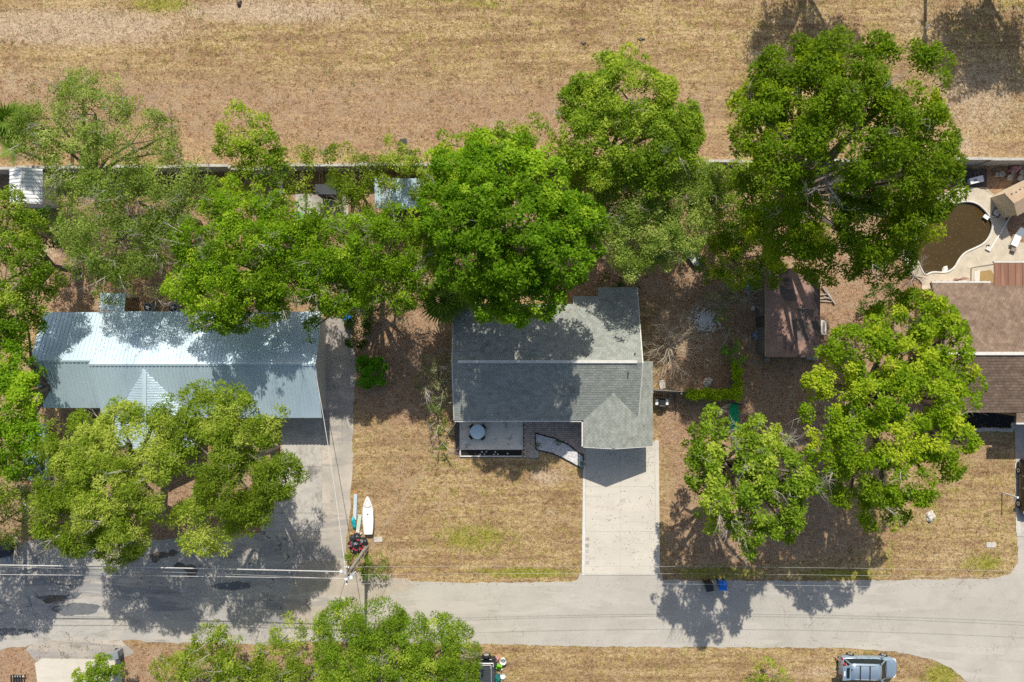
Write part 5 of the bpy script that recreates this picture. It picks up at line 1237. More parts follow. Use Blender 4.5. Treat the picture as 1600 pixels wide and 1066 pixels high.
for p in (((543,903,7.4),(549,900,7.3),(556,893,7.0)),((540,900,7.3),(538,893,7.2),(533,893,7.2))):
    MB().tube([Vector(W(*q))-Vector((PX,PY,0)) for q in p], .05, 5).build('bracket', MAT['bluegrey_plastic'], up, True)
def wire(a, b2, sag, r, mat, label, cat='wire', grp='overhead wires'):
    a, b2 = Vector(a), Vector(b2); n = 28
    pts = [a.lerp(b2,i/n)-Vector((0,0,sag*4*(i/n)*(1-i/n))) for i in range(n+1)]
    mb = MB(); mb.tube(pts, r, 5); o = mb.thing('overhead_wire', MAT[mat], label, cat, grp); return o
top = Vector((PX,PY,0))
pole_w = pole('utility_pole', -62, -17.6, 7.8, 'utility pole standing left of the view along the old road', ((7.25,.75),(6.6,.45)))
pole_e = pole('utility_pole', 62, -19.1, 7.8, 'utility pole standing right of the view along the road', ((7.25,.75),(6.6,.45)))
wire(W(536,893.5,7.2), (-62,-17.0,7.5), .35, .04, 'wire', 'thick white cable running left from the pole over the old road')
wire(W(543,904,7.0), (-62,-18.0,7.2), .3, .02, 'wire', 'thin white wire below the thick cable over the old road')
wire(W(545,905,7.3), (-62,-17.2,6.6), .5, .012, 'dark_wire', 'thinnest grey wire running left from the pole above the thick cable')
wire((PX,PY+.6,7.3), (62,-18.3,7.5), 1.2, .010, 'dark_wire', 'uppermost of the wires running right from the pole along the verge')
wire((PX,PY-.2,6.7), (62,-19.0,7.2), 1.3, .010, 'dark_wire', 'middle one of the wires running right from the pole along the verge')
wire((PX,PY-.7,7.3), (62,-19.9,7.3), 1.2, .010, 'dark_wire', 'lowest of the wires running right from the pole, nearest the road')
wire(W(541,903,7.2), (-16.1,-2.2,4.3), .5, .026, 'wire', 'white service cable running from the pole up the narrow drive to the metal roof')
wire(W(545,903,7.2), (-4.5,-6.5,3.1), .9, .012, 'dark_wire', 'thin dark drop wire from the pole to the porch corner')
# guy wire and its thin pole shadow sources
wire(W(540,905,7.3), W(524,958,.1), 0, .015, 'dark_wire', 'grey guy wire slanting down from the pole to the sandy verge')
fp = pole('utility_pole', 36.4, 34.0, 8.6, 'utility pole beyond the top edge whose shadow crosses the dry field', ((8.1,.3),))
MB().lathe([(.26,0),(.26,.75)],(.0,-.3,7.0),12).build('transformer', MAT['grey_plastic'], fp, True)
mb = MB(); c = W(1446,44); mb.lathe([(.10,0),(.10,.5),(.05,.55)],(c[0],c[1],0),10); mb.thing('marker_post', MAT['white'], 'small white marker post in the dry field at upper right', 'post')
# ------------------------------------------------------------------ vegetation
def unit(a): return a/np.maximum(np.linalg.norm(a, axis=1, keepdims=True), 1e-9)
def leaves(C, rc, cl, per, rg, size=(.20,.10), up=.55, outward=None, droop=0.0, flat=.8):
    """leaf-sized quads clustered round clump centres C (n,3) with radii rc (n,)"""
    n = np.maximum(3, (per*rc*rc).astype(int)); idx = np.repeat(np.arange(len(C)), n); N = len(idx)
    g = rg.normal(size=(N,3)); 
    if outward is not None: g += outward[idx]*.9
    g[:,2] += .5; g = unit(g)
    p = C[idx]+g*(rc[idx]*rg.uniform(.35,1.0,N)**.5)[:,None]*np.array([1,1,flat])
    nrm = unit(g*.55+np.array([0,0,up])+rg.normal(size=(N,3))*.45)
    t = g+rg.normal(size=(N,3))*.55; t[:,2] -= droop; t = unit(t-nrm*np.sum(t*nrm,1,keepdims=True)); s = np.cross(nrm, t)
    l = (size[0]*rg.uniform(.7,1.3,N))[:,None]; w = (size[1]*rg.uniform(.7,1.3,N))[:,None]*.5
    V = np.stack([p, p+t*l*.45+s*w, p+t*l, p+t*l*.45-s*w], 1).reshape(-1,3)
    return V, np.clip(cl[idx]+rg.uniform(-.06,.06,N), 0, 1)
def tree(name, label, cat, blobs, mat, seed, group=None, per=150, size=(.22,.11), rc=(.40,.85), fill=1.0, gap=.12, flatv=.6, trunk_r=.22, trunk=None, inner=.35, twigs=0, up=.3, bark='bark', limbs=True, dead=(), hs=1.0, holes=(), suns=()):
    rg = np.random.default_rng(seed); rr = random.Random(seed)
    B = []
    if max(b[2] for b in blobs) < 30: per = per*2.2
    for px, py, r, h in blobs:
        h *= hs
        R = r*S*(1-h/H); c = np.array(W(px, py, h-R*flatv*.75)); B.append((c, R))
    cx = float(np.mean([b[0][0] for b in B])); cy = float(np.mean([b[0][1] for b in B]))
    if trunk: cx, cy = G(*trunk)
    root = empty(name, (cx, cy, 0), 0, label, cat, group); base = np.array([cx, cy, 0.0])
    CC = []; RC = []; OUT = []; CL = []; hp = rg.uniform(0,6.28,4)
    for k, (c, R) in enumerate(B):
        n = max(6, int(fill*7.0*(R/.8)**2)); ph = rg.uniform(0,6.28,6)
        d = rg.normal(size=(n*2,3)); d[:,2] = np.abs(d[:,2])*.9-.18; d = unit(d)
        u = np.where(rg.random(n*2) < inner*.5, rg.uniform(.35,.7,n*2), rg.uniform(.78,1.02,n*2))
        lump = .16*np.sin(d[:,0]*5+ph[0])*np.sin(d[:,1]*5+ph[1])+.12*np.sin(d[:,0]*9+ph[2]+d[:,2]*6)*np.sin(d[:,1]*8+ph[3])
        u = u*(1+lump)*np.where(rg.random(n*2) < .13, rg.uniform(1.03,1.27,n*2), 1)
        p = c+d*u[:,None]*R*np.array([1,1,flatv])
        keep = np.ones(len(p), bool)
        for j, (c2, R2) in enumerate(B):
            if j == k: continue
            q = (p-c2)/(R2*np.array([1,1,flatv])); keep &= ~((np.linalg.norm(q,axis=1) < .72) & (rg.random(len(p)) < .85))
        keep &= rg.random(len(p)) > gap*.5
        hol = np.sin(p[:,0]*2.1+hp[0])+np.sin(p[:,1]*2.3+hp[1])+np.sin((p[:,0]-p[:,1])*1.25+hp[2])+.7*np.sin(p[:,2]*2.6+hp[3]+p[:,0])
        keep &= hol < 2.35-5.0*gap
        p, d = p[keep][:n], d[keep][:n]
        CC.append(p); OUT.append(d); RC.append(rg.uniform(rc[0],rc[1],len(p))*min(1, .5+R/2.2)); 
        tone = rg.uniform(.12,.85); CL.append(np.clip(tone+rg.normal(size=len(p))*.24, 0, 1))
    CC, OUT, RC, CL = np.concatenate(CC), np.concatenate(OUT), np.concatenate(RC), np.concatenate(CL)
    f_ = 1-CC[:,2]/H; qx = CC[:,0]/(S*f_)+800; qy = 533-CC[:,1]/(S*f_); kp = np.ones(len(CC), bool)
    for hx_, hy_, hr_ in holes: kp &= np.hypot(qx-hx_, qy-hy_) > hr_
    for hx_, hy_, hr_, pk in suns:
        c_ = G(hx_,hy_); kp &= (np.hypot(CC[:,0]-c_[0], CC[:,1]-(CC[:,2]-2.6)-c_[1]) > hr_*S) | (rg.random(len(CC)) < pk)
    CC, OUT, RC, CL = CC[kp], OUT[kp], RC[kp], CL[kp]
    V, cl = leaves(CC, RC, CL, per*1.16, rg, (size[0]*.88, size[1]*.88), up, OUT)
    V[:,2] = np.maximum(V[:,2], .05)
    nq = len(V)//4
    m = np_mesh('crown', V-base, nq, 4, {'clump': cl}); o = link('crown', m, MAT[mat], root); o['kind'] = 'stuff'
    global NLEAF; NLEAF += nq
    # trunk, limbs to every lobe, branches towards the clumps
    mb = MB(); zc = min(b[0][2] for b in B); fork = np.array([cx, cy, max(.4, zc*.58)])
    mb.tube([(cx,cy,-.1),(cx+.06,cy,fork[2]*.5),tuple(fork)], [trunk_r*1.35,trunk_r*1.05,trunk_r*.95], 8)
    if limbs:
        for c, R in B:
            mid = (fork+c)/2+np.array([rr.uniform(-.3,.3), rr.uniform(-.3,.3), rr.uniform(0,.5)])
            mb.tube([tuple(fork-np.array([0,0,.2])), tuple(mid), tuple(c)], [trunk_r*.75,trunk_r*.5,trunk_r*.28], 6)
            near = np.argsort(np.linalg.norm(CC-c,axis=1))
            pick = near[::max(1,len(near)//6)][:max(4,int(R*4))]
            for q in pick:
                e_ = CC[q]
                if np.linalg.norm(e_-c) > R*1.3: continue
                mb.tube([tuple(c), tuple((c+e_)/2+np.array([rr.uniform(-.15,.15),rr.uniform(-.15,.15),.1])), tuple(e_)], [trunk_r*.26,trunk_r*.15,.02], 4)
    mb.build('trunk', MAT[bark], root)
    if twigs or dead:
        mb = MB()
        for q in range(twigs):
            i = rr.randrange(len(CC)); a = Vector(CC[i])-Vector(OUT[i])*.25; twig(mb, a, (Vector(OUT[i])+Vector((rr.uniform(-.6,.6),rr.uniform(-.6,.6),rr.uniform(0,.5)))).normalized(), rr.uniform(.9,1.9), .045, 2, rr)
        for (px, py, h, n, L) in dead:
            a = Vector(W(px,py,h-.6))
            for q in range(n):
                t = q*2*math.pi/n+rr.uniform(-.4,.4); twig(mb, a, Vector((math.cos(t),math.sin(t),rr.uniform(.1,.9))).normalized(), L*rr.uniform(.6,1.1), .04, 2, rr)
        mb.build('bare_twigs', MAT['twig'], root, kind='stuff')
    return root
NLEAF = 0
def twig(mb, a, d, L, r, depth, rr):
    pts = [a]; n = 3; p = a.copy()
    for i in range(n):
        d = (d+Vector((rr.uniform(-.25,.25),rr.uniform(-.25,.25),rr.uniform(-.2,.2)))).normalized(); p = p+d*(L/n); pts.append(p.copy())
    mb.tube(pts, [r*(1-.8*i/n) for i in range(n+1)], 4)
    if depth > 0:
        for i in (1,2,3):
            for s_ in range(rr.choice((1,2))):
                q = (d+Vector((rr.uniform(-1,1),rr.uniform(-1,1),rr.uniform(-.5,.6)))*.9).normalized()
                twig(mb, pts[i], q, L*rr.uniform(.4,.65), r*(1-.22*i)*.6, depth-1, rr)

YARD = 'yard trees round the houses'
tree('oak_tree','largest dark green oak, broad and dense, beside the pool at upper right','tree',
  [(1250,140,72,12),(1330,120,58,13),(1400,150,70,13),(1430,215,52,12),(1182,190,48,10),(1240,225,76,13),(1335,210,84,14),(1418,280,72,12),(1365,330,72,11),(1255,330,62,10.5),(1300,395,50,7.4),(1372,395,48,7.8),(1432,350,40,8.4),(1200,300,42,9),(1445,262,34,10),(1290,106,38,11.5),(1205,365,40,8)],
  'lf_dark', 11, YARD, per=230, size=(.26,.13), rc=(.4,.85), twigs=26, trunk_r=.42, gap=.17, hs=1.4, suns=((1228,512,36,.12),(1240,545,20,.2)), holes=((1290,285,27),(1345,228,10)), dead=((1405,185,18.8,3,1.8),(1335,235,18.6,3,1.2),(1290,287,17.2,16,1.9)))
tree('tall_tree','tall green tree reaching far over the wall left of the largest oak','tree',
  [(926,118,28,10),(985,160,64,11.5),(1042,190,40,10.5),(918,170,38,9.5),(950,225,66,11.5),(1020,235,62,11.5),(1062,205,30,9.5),(930,270,48,10)],
  'lf_mid', 12, YARD, per=240, size=(.26,.12), rc=(.4,.8), twigs=12, trunk_r=.28, trunk=(940,265), fill=1.15, gap=.10)
tree('oak_tree','fine-leaved greyish green tree between the tall tree and the grey house','tree',
  [(985,300,58,9.5),(1045,295,58,9.5),(1095,285,30,8.5),(1000,360,56,9),(1060,345,50,9),(955,340,34,8),(1085,320,34,8.5),(985,395,30,7.5),(1035,385,34,7.5)],
  'lf_oak', 13, YARD, per=230, size=(.20,.09), rc=(.4,.8), twigs=20, trunk_r=.26, trunk=(985,360), fill=1.35, gap=.06)
tree('maple_tree','bright emerald green tree overhanging the rear of the grey shingle roof','tree',
  [(715,275,40,9),(775,285,58,10.5),(845,290,50,10.5),(885,345,46,10),(800,360,84,11.5),(720,345,50,10),(870,400,50,10.5),(790,440,60,10),(806,468,34,9),(735,415,48,9.5),(905,362,36,9),(840,455,40,9.5),(690,320,30,9),(756,466,26,8.5),(750,240,26,9)],
  'lf_bright', 14, YARD, per=250, size=(.26,.17), rc=(.35,.72), twigs=6, trunk_r=.36, gap=.05, inner=.5, hs=1.38)
tree('small_tree','yellowish green bushy tree at the wall left above the emerald tree','tree', [(728,245,34,7),(705,265,30,6.5),(690,290,26,6),(755,225,22,6)], 'lf_yellow', 15, YARD, per=140, size=(.22,.13), rc=(.35,.65), trunk_r=.12)
tree('small_tree','dark round-topped tree at the wall right above the emerald tree','tree', [(785,230,34,7.5),(828,212,24,7.5),(842,235,28,7.5),(700,225,16,5.5),(805,250,26,7)], 'lf_mid', 16, YARD, per=195, size=(.24,.13), rc=(.35,.7), trunk_r=.14)
tree('oak_tree','yellow-green oak overhanging the middle of the metal roof','tree',
  [(365,325,40,8),(330,380,44,8.5),(400,370,56,9),(450,345,44,8.5),(345,440,52,8.5),(400,430,50,8.5),(420,475,26,7),(335,480,36,7.5),(455,395,44,8.5),(310,420,28,7.5),(380,490,24,6.5),(290,450,26,7.5),(430,440,40,8),(300,380,26,8)],
  'lf_lime', 17, YARD, hs=1.18, fill=1.2, per=202, size=(.22,.12), rc=(.4,.8), twigs=44, trunk_r=.2, gap=.17, dead=((335,318,7.5,4,1.6),))
tree('oak_tree','yellow-green spreading oak between the metal roof and the emerald tree','tree',
  [(500,395,48,8.5),(560,390,54,9),(615,380,52,9),(650,410,38,8.5),(520,440,48,8),(570,432,44,8),(625,440,38,8),(480,430,36,8),(660,370,32,8),(530,470,22,7),(492,512,14,5)],
  'lf_lime', 18, YARD, hs=1.2, fill=1.25, per=195, size=(.22,.12), rc=(.4,.8), twigs=44, trunk_r=.2, gap=.17)
tree('small_tree','small dark green tree standing over the wall left of the silver corrugated shed','tree', [(385,205,36,7.5),(405,235,30,7),(365,222,22,6.5),(415,265,30,6.5),(440,245,18,6)], 'lf_mid', 19, YARD, per=195, size=(.24,.13), rc=(.35,.7), trunk_r=.16)
for k,(bl,lb) in enumerate((([(472,272,30,5.5),(500,258,24,5.5),(450,285,20,5),(385,285,28,5)],'leafy scrub along the wall above the concrete pad'),([(555,275,36,6),(535,255,24,5.5),(580,300,28,5.5),(560,320,28,5),(540,340,30,5)],'leafy scrub in front of the wall left of the silver corrugated shed'),([(625,262,26,5.5),(612,240,18,5),(655,285,24,5.5),(640,250,16,5),(600,268,20,5)],'leafy scrub over the wall above the silver corrugated shed'))):
    tree('scrub_tree', lb, 'tree', bl, 'lf_olive', 30+k, YARD, per=140, size=(.22,.11), rc=(.35,.65), trunk_r=.09, gap=.18, twigs=5)
tree('oak_tree','pale sparse oak reaching over the wall at upper left','tree',
  [(85,185,50,9),(150,180,56,10),(205,225,58,10),(125,240,56,9.5),(240,240,36,9),(180,270,50,9),(130,150,22,8.5),(70,215,40,8.5),(255,215,24,8.5),(105,285,30,7.5)],
  'lf_oak', 20, YARD, per=150, size=(.20,.085), rc=(.4,.85), twigs=46, trunk_r=.22, trunk=(190,290), gap=.18, fill=.95, inner=.3)
tree('oak_tree','pale twiggy oak behind the left part of the metal roof','tree',
  [(160,345,52,8.5),(215,315,52,8.5),(258,290,36,8),(195,390,52,8.5),(245,365,46,8),(150,395,38,7.5),(225,425,34,7),(275,330,28,7.5),(300,285,30,7.5),(320,310,24,7),(120,360,30,7),(180,440,30,6.5)],
  'lf_oak', 21, YARD, hs=1.12, fill=1.3, per=110, size=(.20,.09), rc=(.4,.8), twigs=34, trunk_r=.3, trunk=(310,350), gap=.2)
tree('oak_tree','dark green tree at the left edge beside the white shed','tree', [(5,322,28,8),(8,360,44,8),(38,362,26,7),(30,415,46,8),(8,440,40,8),(60,462,28,6.5),(22,478,26,7),(75,430,22,6)], 'lf_mid', 22, YARD, hs=1.1, per=188, size=(.22,.12), rc=(.4,.8), twigs=8, trunk_r=.26, gap=.12)
tree('small_tree','small deep green tree right of the white shed wall','tree', [(68,362,26,5),(55,348,20,5),(82,352,16,4.5)], 'lf_vdark', 23, YARD, per=150, size=(.2,.11), rc=(.3,.55), trunk_r=.09)
tree('maple_tree','vivid green tree at the left edge below the metal roof corner','tree', [(10,575,36,8),(25,630,44,8.5),(5,520,34,7.5),(15,690,46,8.5),(0,640,40,8.5),(38,585,22,7),(30,720,24,7),(45,520,20,6)], 'lf_bright', 24, YARD, hs=1.05, per=237, size=(.24,.14), rc=(.4,.75), trunk_r=.26, gap=.1)
tree('oak_tree','broad olive oak before the metal-roofed house, the left of its two crowns','tree',
  [(205,695,58,9),(150,720,50,8.5),(235,740,50,9),(175,775,58,9),(240,660,34,8),(110,760,40,8),(125,815,44,7.5),(190,825,44,7.5),(185,858,26,6.5),(120,685,36,7.5),(80,800,32,7.5),(250,780,26,8),(70,690,16,6.5),(90,700,22,7)],
  'lf_olive', 25, YARD, per=250, size=(.30,.085), rc=(.42,.82), twigs=14, trunk_r=.34, gap=.21, hs=1.28, holes=((290,752,26),(268,778,22)))
tree('oak_tree','dense olive oak before the metal-roofed house, the right of its two crowns','tree',
  [(325,645,40,8.5),(380,680,52,9),(325,710,54,9),(425,735,40,8.5),(375,750,54,9),(290,675,32,8),(330,815,46,7.5),(400,790,36,8),(300,800,26,7),(365,640,26,8),(445,745,22,8),(345,780,30,8)],
  'lf_olive', 26, YARD, per=250, size=(.30,.085), rc=(.42,.82), twigs=6, trunk_r=.34, gap=.21, hs=1.28, holes=((285,758,30),(262,782,22)))
tree('oak_tree','greyish dull green tree at the left edge above the old road','tree', [(20,770,44,7),(30,815,30,6.5),(5,815,34,7),(60,775,26,6),(50,740,22,6)], 'lf_oak', 27, YARD, per=120, size=(.20,.09), rc=(.35,.75), twigs=18, trunk_r=.2, gap=.18)
tree('oak_tree','tall yellow-green tree in front of the brown-roofed house','tree',
  [(1395,505,38,9),(1440,495,40,9.5),(1345,555,48,10),(1410,555,46,10.5),(1465,540,34,10),(1305,600,42,9.5),(1375,615,50,11),(1440,615,48,11),(1290,655,34,9.5),(1345,690,44,10.5),(1405,680,46,10.5),(1460,680,40,10.5),(1300,710,36,9.5),(1380,745,42,10),(1440,735,42,10),(1480,625,30,10),(1500,575,22,9.5),(1515,600,20,9),(1500,690,26,10),(1380,795,36,8.5),(1330,765,32,8.5),(1490,520,20,9),(1465,470,20,8.5),(1510,560,14,9),(1380,520,18,8)],
  'lf_yellow', 28, YARD, per=270, size=(.26,.16), rc=(.35,.68), twigs=22, trunk_r=.34, gap=.22, fill=.85, inner=.25, hs=1.2)
tree('maple_tree','leafy mid green tree on the lawn right of the pale driveway','tree',
  [(1130,695,40,10),(1180,700,46,11),(1098,730,32,9.5),(1150,755,52,12),(1215,740,46,11.5),(1190,795,48,11.5),(1238,780,34,10.5),(1130,800,36,10.5),(1085,700,18,8),(1225,820,26,10),(1160,830,26,10.5),(1255,740,24,10),(1115,665,22,8),(1195,665,22,9)],
  'lf_mid', 29, YARD, per=270, size=(.27,.18), rc=(.33,.66), twigs=50, trunk_r=.28, gap=.29, fill=.78, hs=1.1)
tree('small_tree','small yellow-tipped tree left of the rust-roofed shed','tree', [(1140,378,24,4.5),(1180,392,30,5),(1150,415,34,5),(1190,425,28,4.5),(1120,400,26,4),(1205,400,24,4.5),(1160,370,26,5),(1110,430,20,3.5)], 'lf_yellow', 40, YARD, per=190, size=(.26,.12), rc=(.35,.6), trunk_r=.1, gap=.25, twigs=8)
tree('scrub_tree','dark thicket at the wall left of the largest oak','tree', [(1130,330,34,5),(1160,300,32,5.5),(1150,355,32,4.5),(1195,345,28,4.5),(1120,290,26,5),(1105,325,22,4.5),(1175,270,26,5)], 'lf_mid', 41, YARD, per=150, size=(.24,.13), rc=(.35,.65), trunk_r=.08, gap=.25, twigs=6)
tree('shrub','low dry brush beside the planks left of the rust-roofed shed','shrub', [(1115,455,24,1.8),(1140,480,22,1.8),(1150,455,20,1.6),(1145,510,14,1.4)], 'lf_pale', 42, None, per=80, size=(.22,.06), rc=(.3,.5), trunk_r=.04, gap=.3, twigs=30, limbs=True, bark='twig')
tree('small_tree','fine-leaved tree at the bottom edge below the utility pole','tree', [(535,985,40,6),(585,975,42,6.5),(555,1035,52,6.5),(615,1025,52,6.5),(585,1062,50,6.5),(520,1040,26,6),(640,990,26,6)], 'lf_mid', 43, YARD, fill=1.4, per=234, size=(.22,.085), rc=(.4,.75), trunk_r=.2, gap=.1, twigs=8)
tree('small_tree','fine-leaved tree at the bottom edge next to the dark truck','tree', [(690,995,34,6),(712,1035,34,6),(672,1035,40,6),(705,1070,40,6),(655,1065,32,6),(715,990,16,5.5)], 'lf_mid', 44, YARD, fill=1.4, per=234, size=(.22,.085), rc=(.4,.7), trunk_r=.18, gap=.12, twigs=8)
tree('small_tree','yellow-green twiggy tree at the bottom edge left of centre','tree', [(450,992,26,5),(335,1000,30,5),(320,1045,38,5),(380,1035,36,5),(440,1035,36,5),(480,1055,28,5),(270,1045,26,4.5),(410,1065,30,5)], 'lf_olive', 45, YARD, fill=1.4, per=212, size=(.22,.10), rc=(.35,.65), trunk_r=.16, gap=.22, twigs=30, trunk=(400,1040))
tree('shrub','pale green shrub at the bottom edge right of the bottom-left driveway','shrub', [(155,1052,26,3),(135,1066,20,3),(178,1060,18,2.8)], 'lf_mid', 46, None, fill=1.4, per=204, size=(.2,.11), rc=(.3,.5), trunk_r=.07, gap=.1)
tree('shrub','small yellow-green shrub at the bottom edge left of the minivan','shrub', [(1195,1052,20,2.2),(1225,1056,14,1.8),(1175,1064,16,1.8),(1205,1068,22,2)], 'lf_yellow', 47, None, per=120, size=(.22,.08), rc=(.25,.45), trunk_r=.05, gap=.2)
tree('shrub','round glossy clipped bush on bare ground beside the narrow drive','shrub', [(580,579,23,1.9)], 'lf_hedge', 48, None, per=330, size=(.20,.13), rc=(.22,.36), trunk_r=.08, gap=-.3, fill=3.2, flatv=.8, limbs=False)
tree('shrub','pale feathery shrub at the left wall of the middle house','shrub', [(682,578,25,3.2),(668,592,20,2.8),(692,600,16,2.6),(690,565,14,2.8),(664,598,9,2.4)], 'lf_pale', 49, None, per=120, size=(.26,.06), rc=(.3,.5), trunk_r=.06, gap=.15, twigs=14)
tree('shrub','sparse shrub below the feathery shrub at the left house wall','shrub', [(690,630,18,2.2),(682,660,15,1.8),(688,690,11,1.3),(668,640,10,1.4)], 'lf_mid', 50, None, per=150, size=(.22,.07), rc=(.25,.42), trunk_r=.04, gap=.25, twigs=8)
tree('small_tree','grey-green drooping tree above the bare yard and narrow drive','tree', [(560,460,26,4.5),(600,462,28,4.5),(640,470,26,4.2),(620,490,18,3.6)], 'lf_pale', 51, YARD, per=105, size=(.26,.055), rc=(.35,.6), trunk_r=.1, gap=.2, twigs=16)
tree('ground_shrub','dark low ground-cover shrub along the top of the narrow drive','shrub', [(566,480,20,1.2),(562,505,18,1.1),(558,530,15,1.0),(580,475,16,1.2),(575,500,12,1.0)], 'lf_vdark', 52, None, per=150, size=(.34,.08), rc=(.3,.5), trunk_r=.04, gap=.05, limbs=False)
tree('shrub','low evergreen shrub against the rear wall of the middle house','shrub', [(950,443,12,1.6),(970,442,13,1.6),(985,444,10,1.5)], 'lf_vdark', 53, None, per=170, size=(.2,.1), rc=(.25,.4), trunk_r=.05, gap=0)
tree('shrub','mid green shrub left of the utility pole base','shrub', [(556,878,14,1.4),(549,870,9,1.2),(566,884,10,1.3)], 'lf_mid', 54, None, per=140, size=(.28,.09), rc=(.25,.42), trunk_r=.05, gap=.1)
tree('shrub','spiky green shrub right of the utility pole base','shrub', [(588,884,16,1.4),(598,893,12,1.2),(577,893,12,1.3)], 'lf_oak', 55, None, per=140, size=(.30,.07), rc=(.25,.42), trunk_r=.05, gap=.12)
tree('shrub','small deep green bush in the shade left of the brown-roofed house','shrub', [(1378,470,22,2.2),(1360,480,16,2),(1392,482,14,2)], 'lf_vdark', 56, None, per=150, size=(.22,.1), rc=(.3,.5), trunk_r=.06, gap=.1)
tree('shrub','small green bush on the old fence line above the vine','shrub', [(1141,540,11,1.5),(1136,548,8,1.3)], 'lf_hedge', 57, None, per=170, size=(.2,.1), rc=(.25,.4), trunk_r=.05, gap=0)
tree('shrub','small green bush just above the dark planks line by the shed','shrub', [(1150,562,9,1.3),(1158,555,8,1.2),(1130,495,10,1.4)], 'lf_hedge', 58, None, per=130, size=(.2,.1), rc=(.22,.36), trunk_r=.04, gap=.1)
for k, (px, py, lb) in enumerate(((838.5,697,'tiny green plant at the left tip of the white gravel bed'),(871,691,'dark green plant in the middle of the white gravel bed'),(908,727,'tiny dark plant in the gravel bed next to the driveway'))):
    tree('bed_plant', lb, 'plant', [(px,py,3.6,.5),(px+2,py-1.5,2.8,.45)], 'lf_vdark', 60+k, None, per=260, size=(.14,.06), rc=(.14,.22), trunk_r=.02, gap=0, limbs=False)
for k, (px, py, lb) in enumerate(((1440,-58,'left tree beyond the top edge casting shade on the field'),(1530,-60,'broad tree beyond the top edge whose shade dapples the field corner'))):
    pass
tree('oak_tree','tree beyond the top edge that shades the field above the largest oak','tree', [(1310,-215,44,10),(1350,-200,42,10),(1390,-210,46,10),(1320,-250,60,11)], 'lf_dark', 65, YARD, per=110, size=(.26,.13), rc=(.5,1.0), trunk_r=.3)
tree('oak_tree','tree standing beyond the top edge that dapples the field at the right','tree', [(1640,-185,56,10),(1700,-160,50,9.5),(1590,-170,46,9),(1750,-175,60,10),(1660,-130,40,8.5),(1680,-230,60,11)], 'lf_dark', 66, YARD, per=90, size=(.26,.13), rc=(.5,1.0), trunk_r=.3, gap=.3)
tree('oak_tree','tree standing right of the view that shades the field edge by the wall','tree', [(1795,-35,34,9),(1810,-65,40,9)], 'lf_dark', 67, YARD, per=100, size=(.26,.13), rc=(.5,1.0), trunk_r=.24)

tree('oak_tree','tree standing left of the view whose shade dapples the old road','tree', [(-60,770,70,10),(-120,800,70,10),(-70,830,50,9)], 'lf_olive', 68, YARD, per=90, size=(.26,.12), rc=(.5,1.0), trunk_r=.3, gap=.2)
# vine on the fence
rg = np.random.default_rng(77); root = empty('fence_vine', (17.3,-4.5,0), 0, 'bright yellow-green vine draped over the board fence and round its corner', 'vine')
C = []
for t in np.linspace(0,1,60): C.append((15.0+4.25*t+rg.uniform(-.1,.1), -4.38-.2*t+rg.uniform(-.24,.2)-.1*math.sin(t*14), 1.85+rg.uniform(-.35,.25)))
for t in np.linspace(0,1,38): C.append((19.25+rg.uniform(-.2,.2), -4.5+2.6*t+rg.uniform(-.1,.1), 1.8+rg.uniform(-.3,.15)))
for t in np.linspace(0,1,50): C.append((15.0+4.25*t, -4.6-.1*t+rg.uniform(-.1,.05), rg.uniform(.7,1.6)))
C = np.array(C); V, cl = leaves(C, rg.uniform(.14,.42,len(C)), rg.uniform(.05,.95,len(C)), 400, rg, (.17,.11), .6)
o = link('foliage', np_mesh('foliage', V-np.array([17.3,-4.5,0]), len(V)//4, 4, {'clump': cl}), MAT['lf_vine'], root); o['kind'] = 'stuff'; NLEAF += len(V)//4
mb = MB()
for x in (15.4,16.8,18.2): mb.tube([(x,-4.62,0),(x+.1,-4.66,1.0),(x+.3,-4.6,1.9)], .025, 5)
mb.build('stem', MAT['bark'], root)

# palms: separate fronds on a trunk
def frond_mesh(L, seed, fan=False):
    rr = random.Random(seed); mb = MB(); n = 9
    if fan:
        mb.tube([(0,0,0),(L*.22,0,.08),(L*.36,0,.10)], [.03,.022,.018], 4); c = Vector((L*.36,0,.10))
        for k in range(17):
            t = math.radians(-118+236*k/16); l = L*.62*(1-.25*abs(k-8)/8)*rr.uniform(.85,1.1); d = Vector((math.cos(t),math.sin(t),-.12-.2*rr.random())); s = Vector((-math.sin(t),math.cos(t),0))*.07; u = Vector((0,0,.03))
            mb.add([c, c+d*l*.5+s+u, c+d*l+Vector((0,0,-.15*l)), c+d*l*.5-s+u], [(0,1,2,3)])
    else:
        pts = [Vector((L*i/n, 0, .35*L*math.sin(i/n*2.2)*.6-.28*L*(i/n)**2)) for i in range(n+1)]
        mb.tube(pts, [.03*(1-.8*i/n) for i in range(n+1)], 4)
        for i in range(1, n*3):
            t = i/(n*3); k = min(n-1,int(t*n)); p = pts[k].lerp(pts[k+1], t*n-k); l = L*.34*math.sin(math.pi*min(1,t*.85+.12))
            for sg in (-1,1):
                e_ = p+Vector((l*.45,sg*l,-.12*l)); w = Vector((.03,0,.0)); mb.add([p-w, p+w, e_], [(0,1,2)] if sg > 0 else [(2,1,0)])
    m = mb.mesh('frond'); a = m.attributes.new('clump','FLOAT','FACE'); a.data.foreach_set('value', [rr.uniform(.2,.8)]*len(m.polygons)); return m
FR = {(L,f): [frond_mesh(L, s, f) for s in range(3)] for L in (1.5,2.0,2.3) for f in (True,False)}
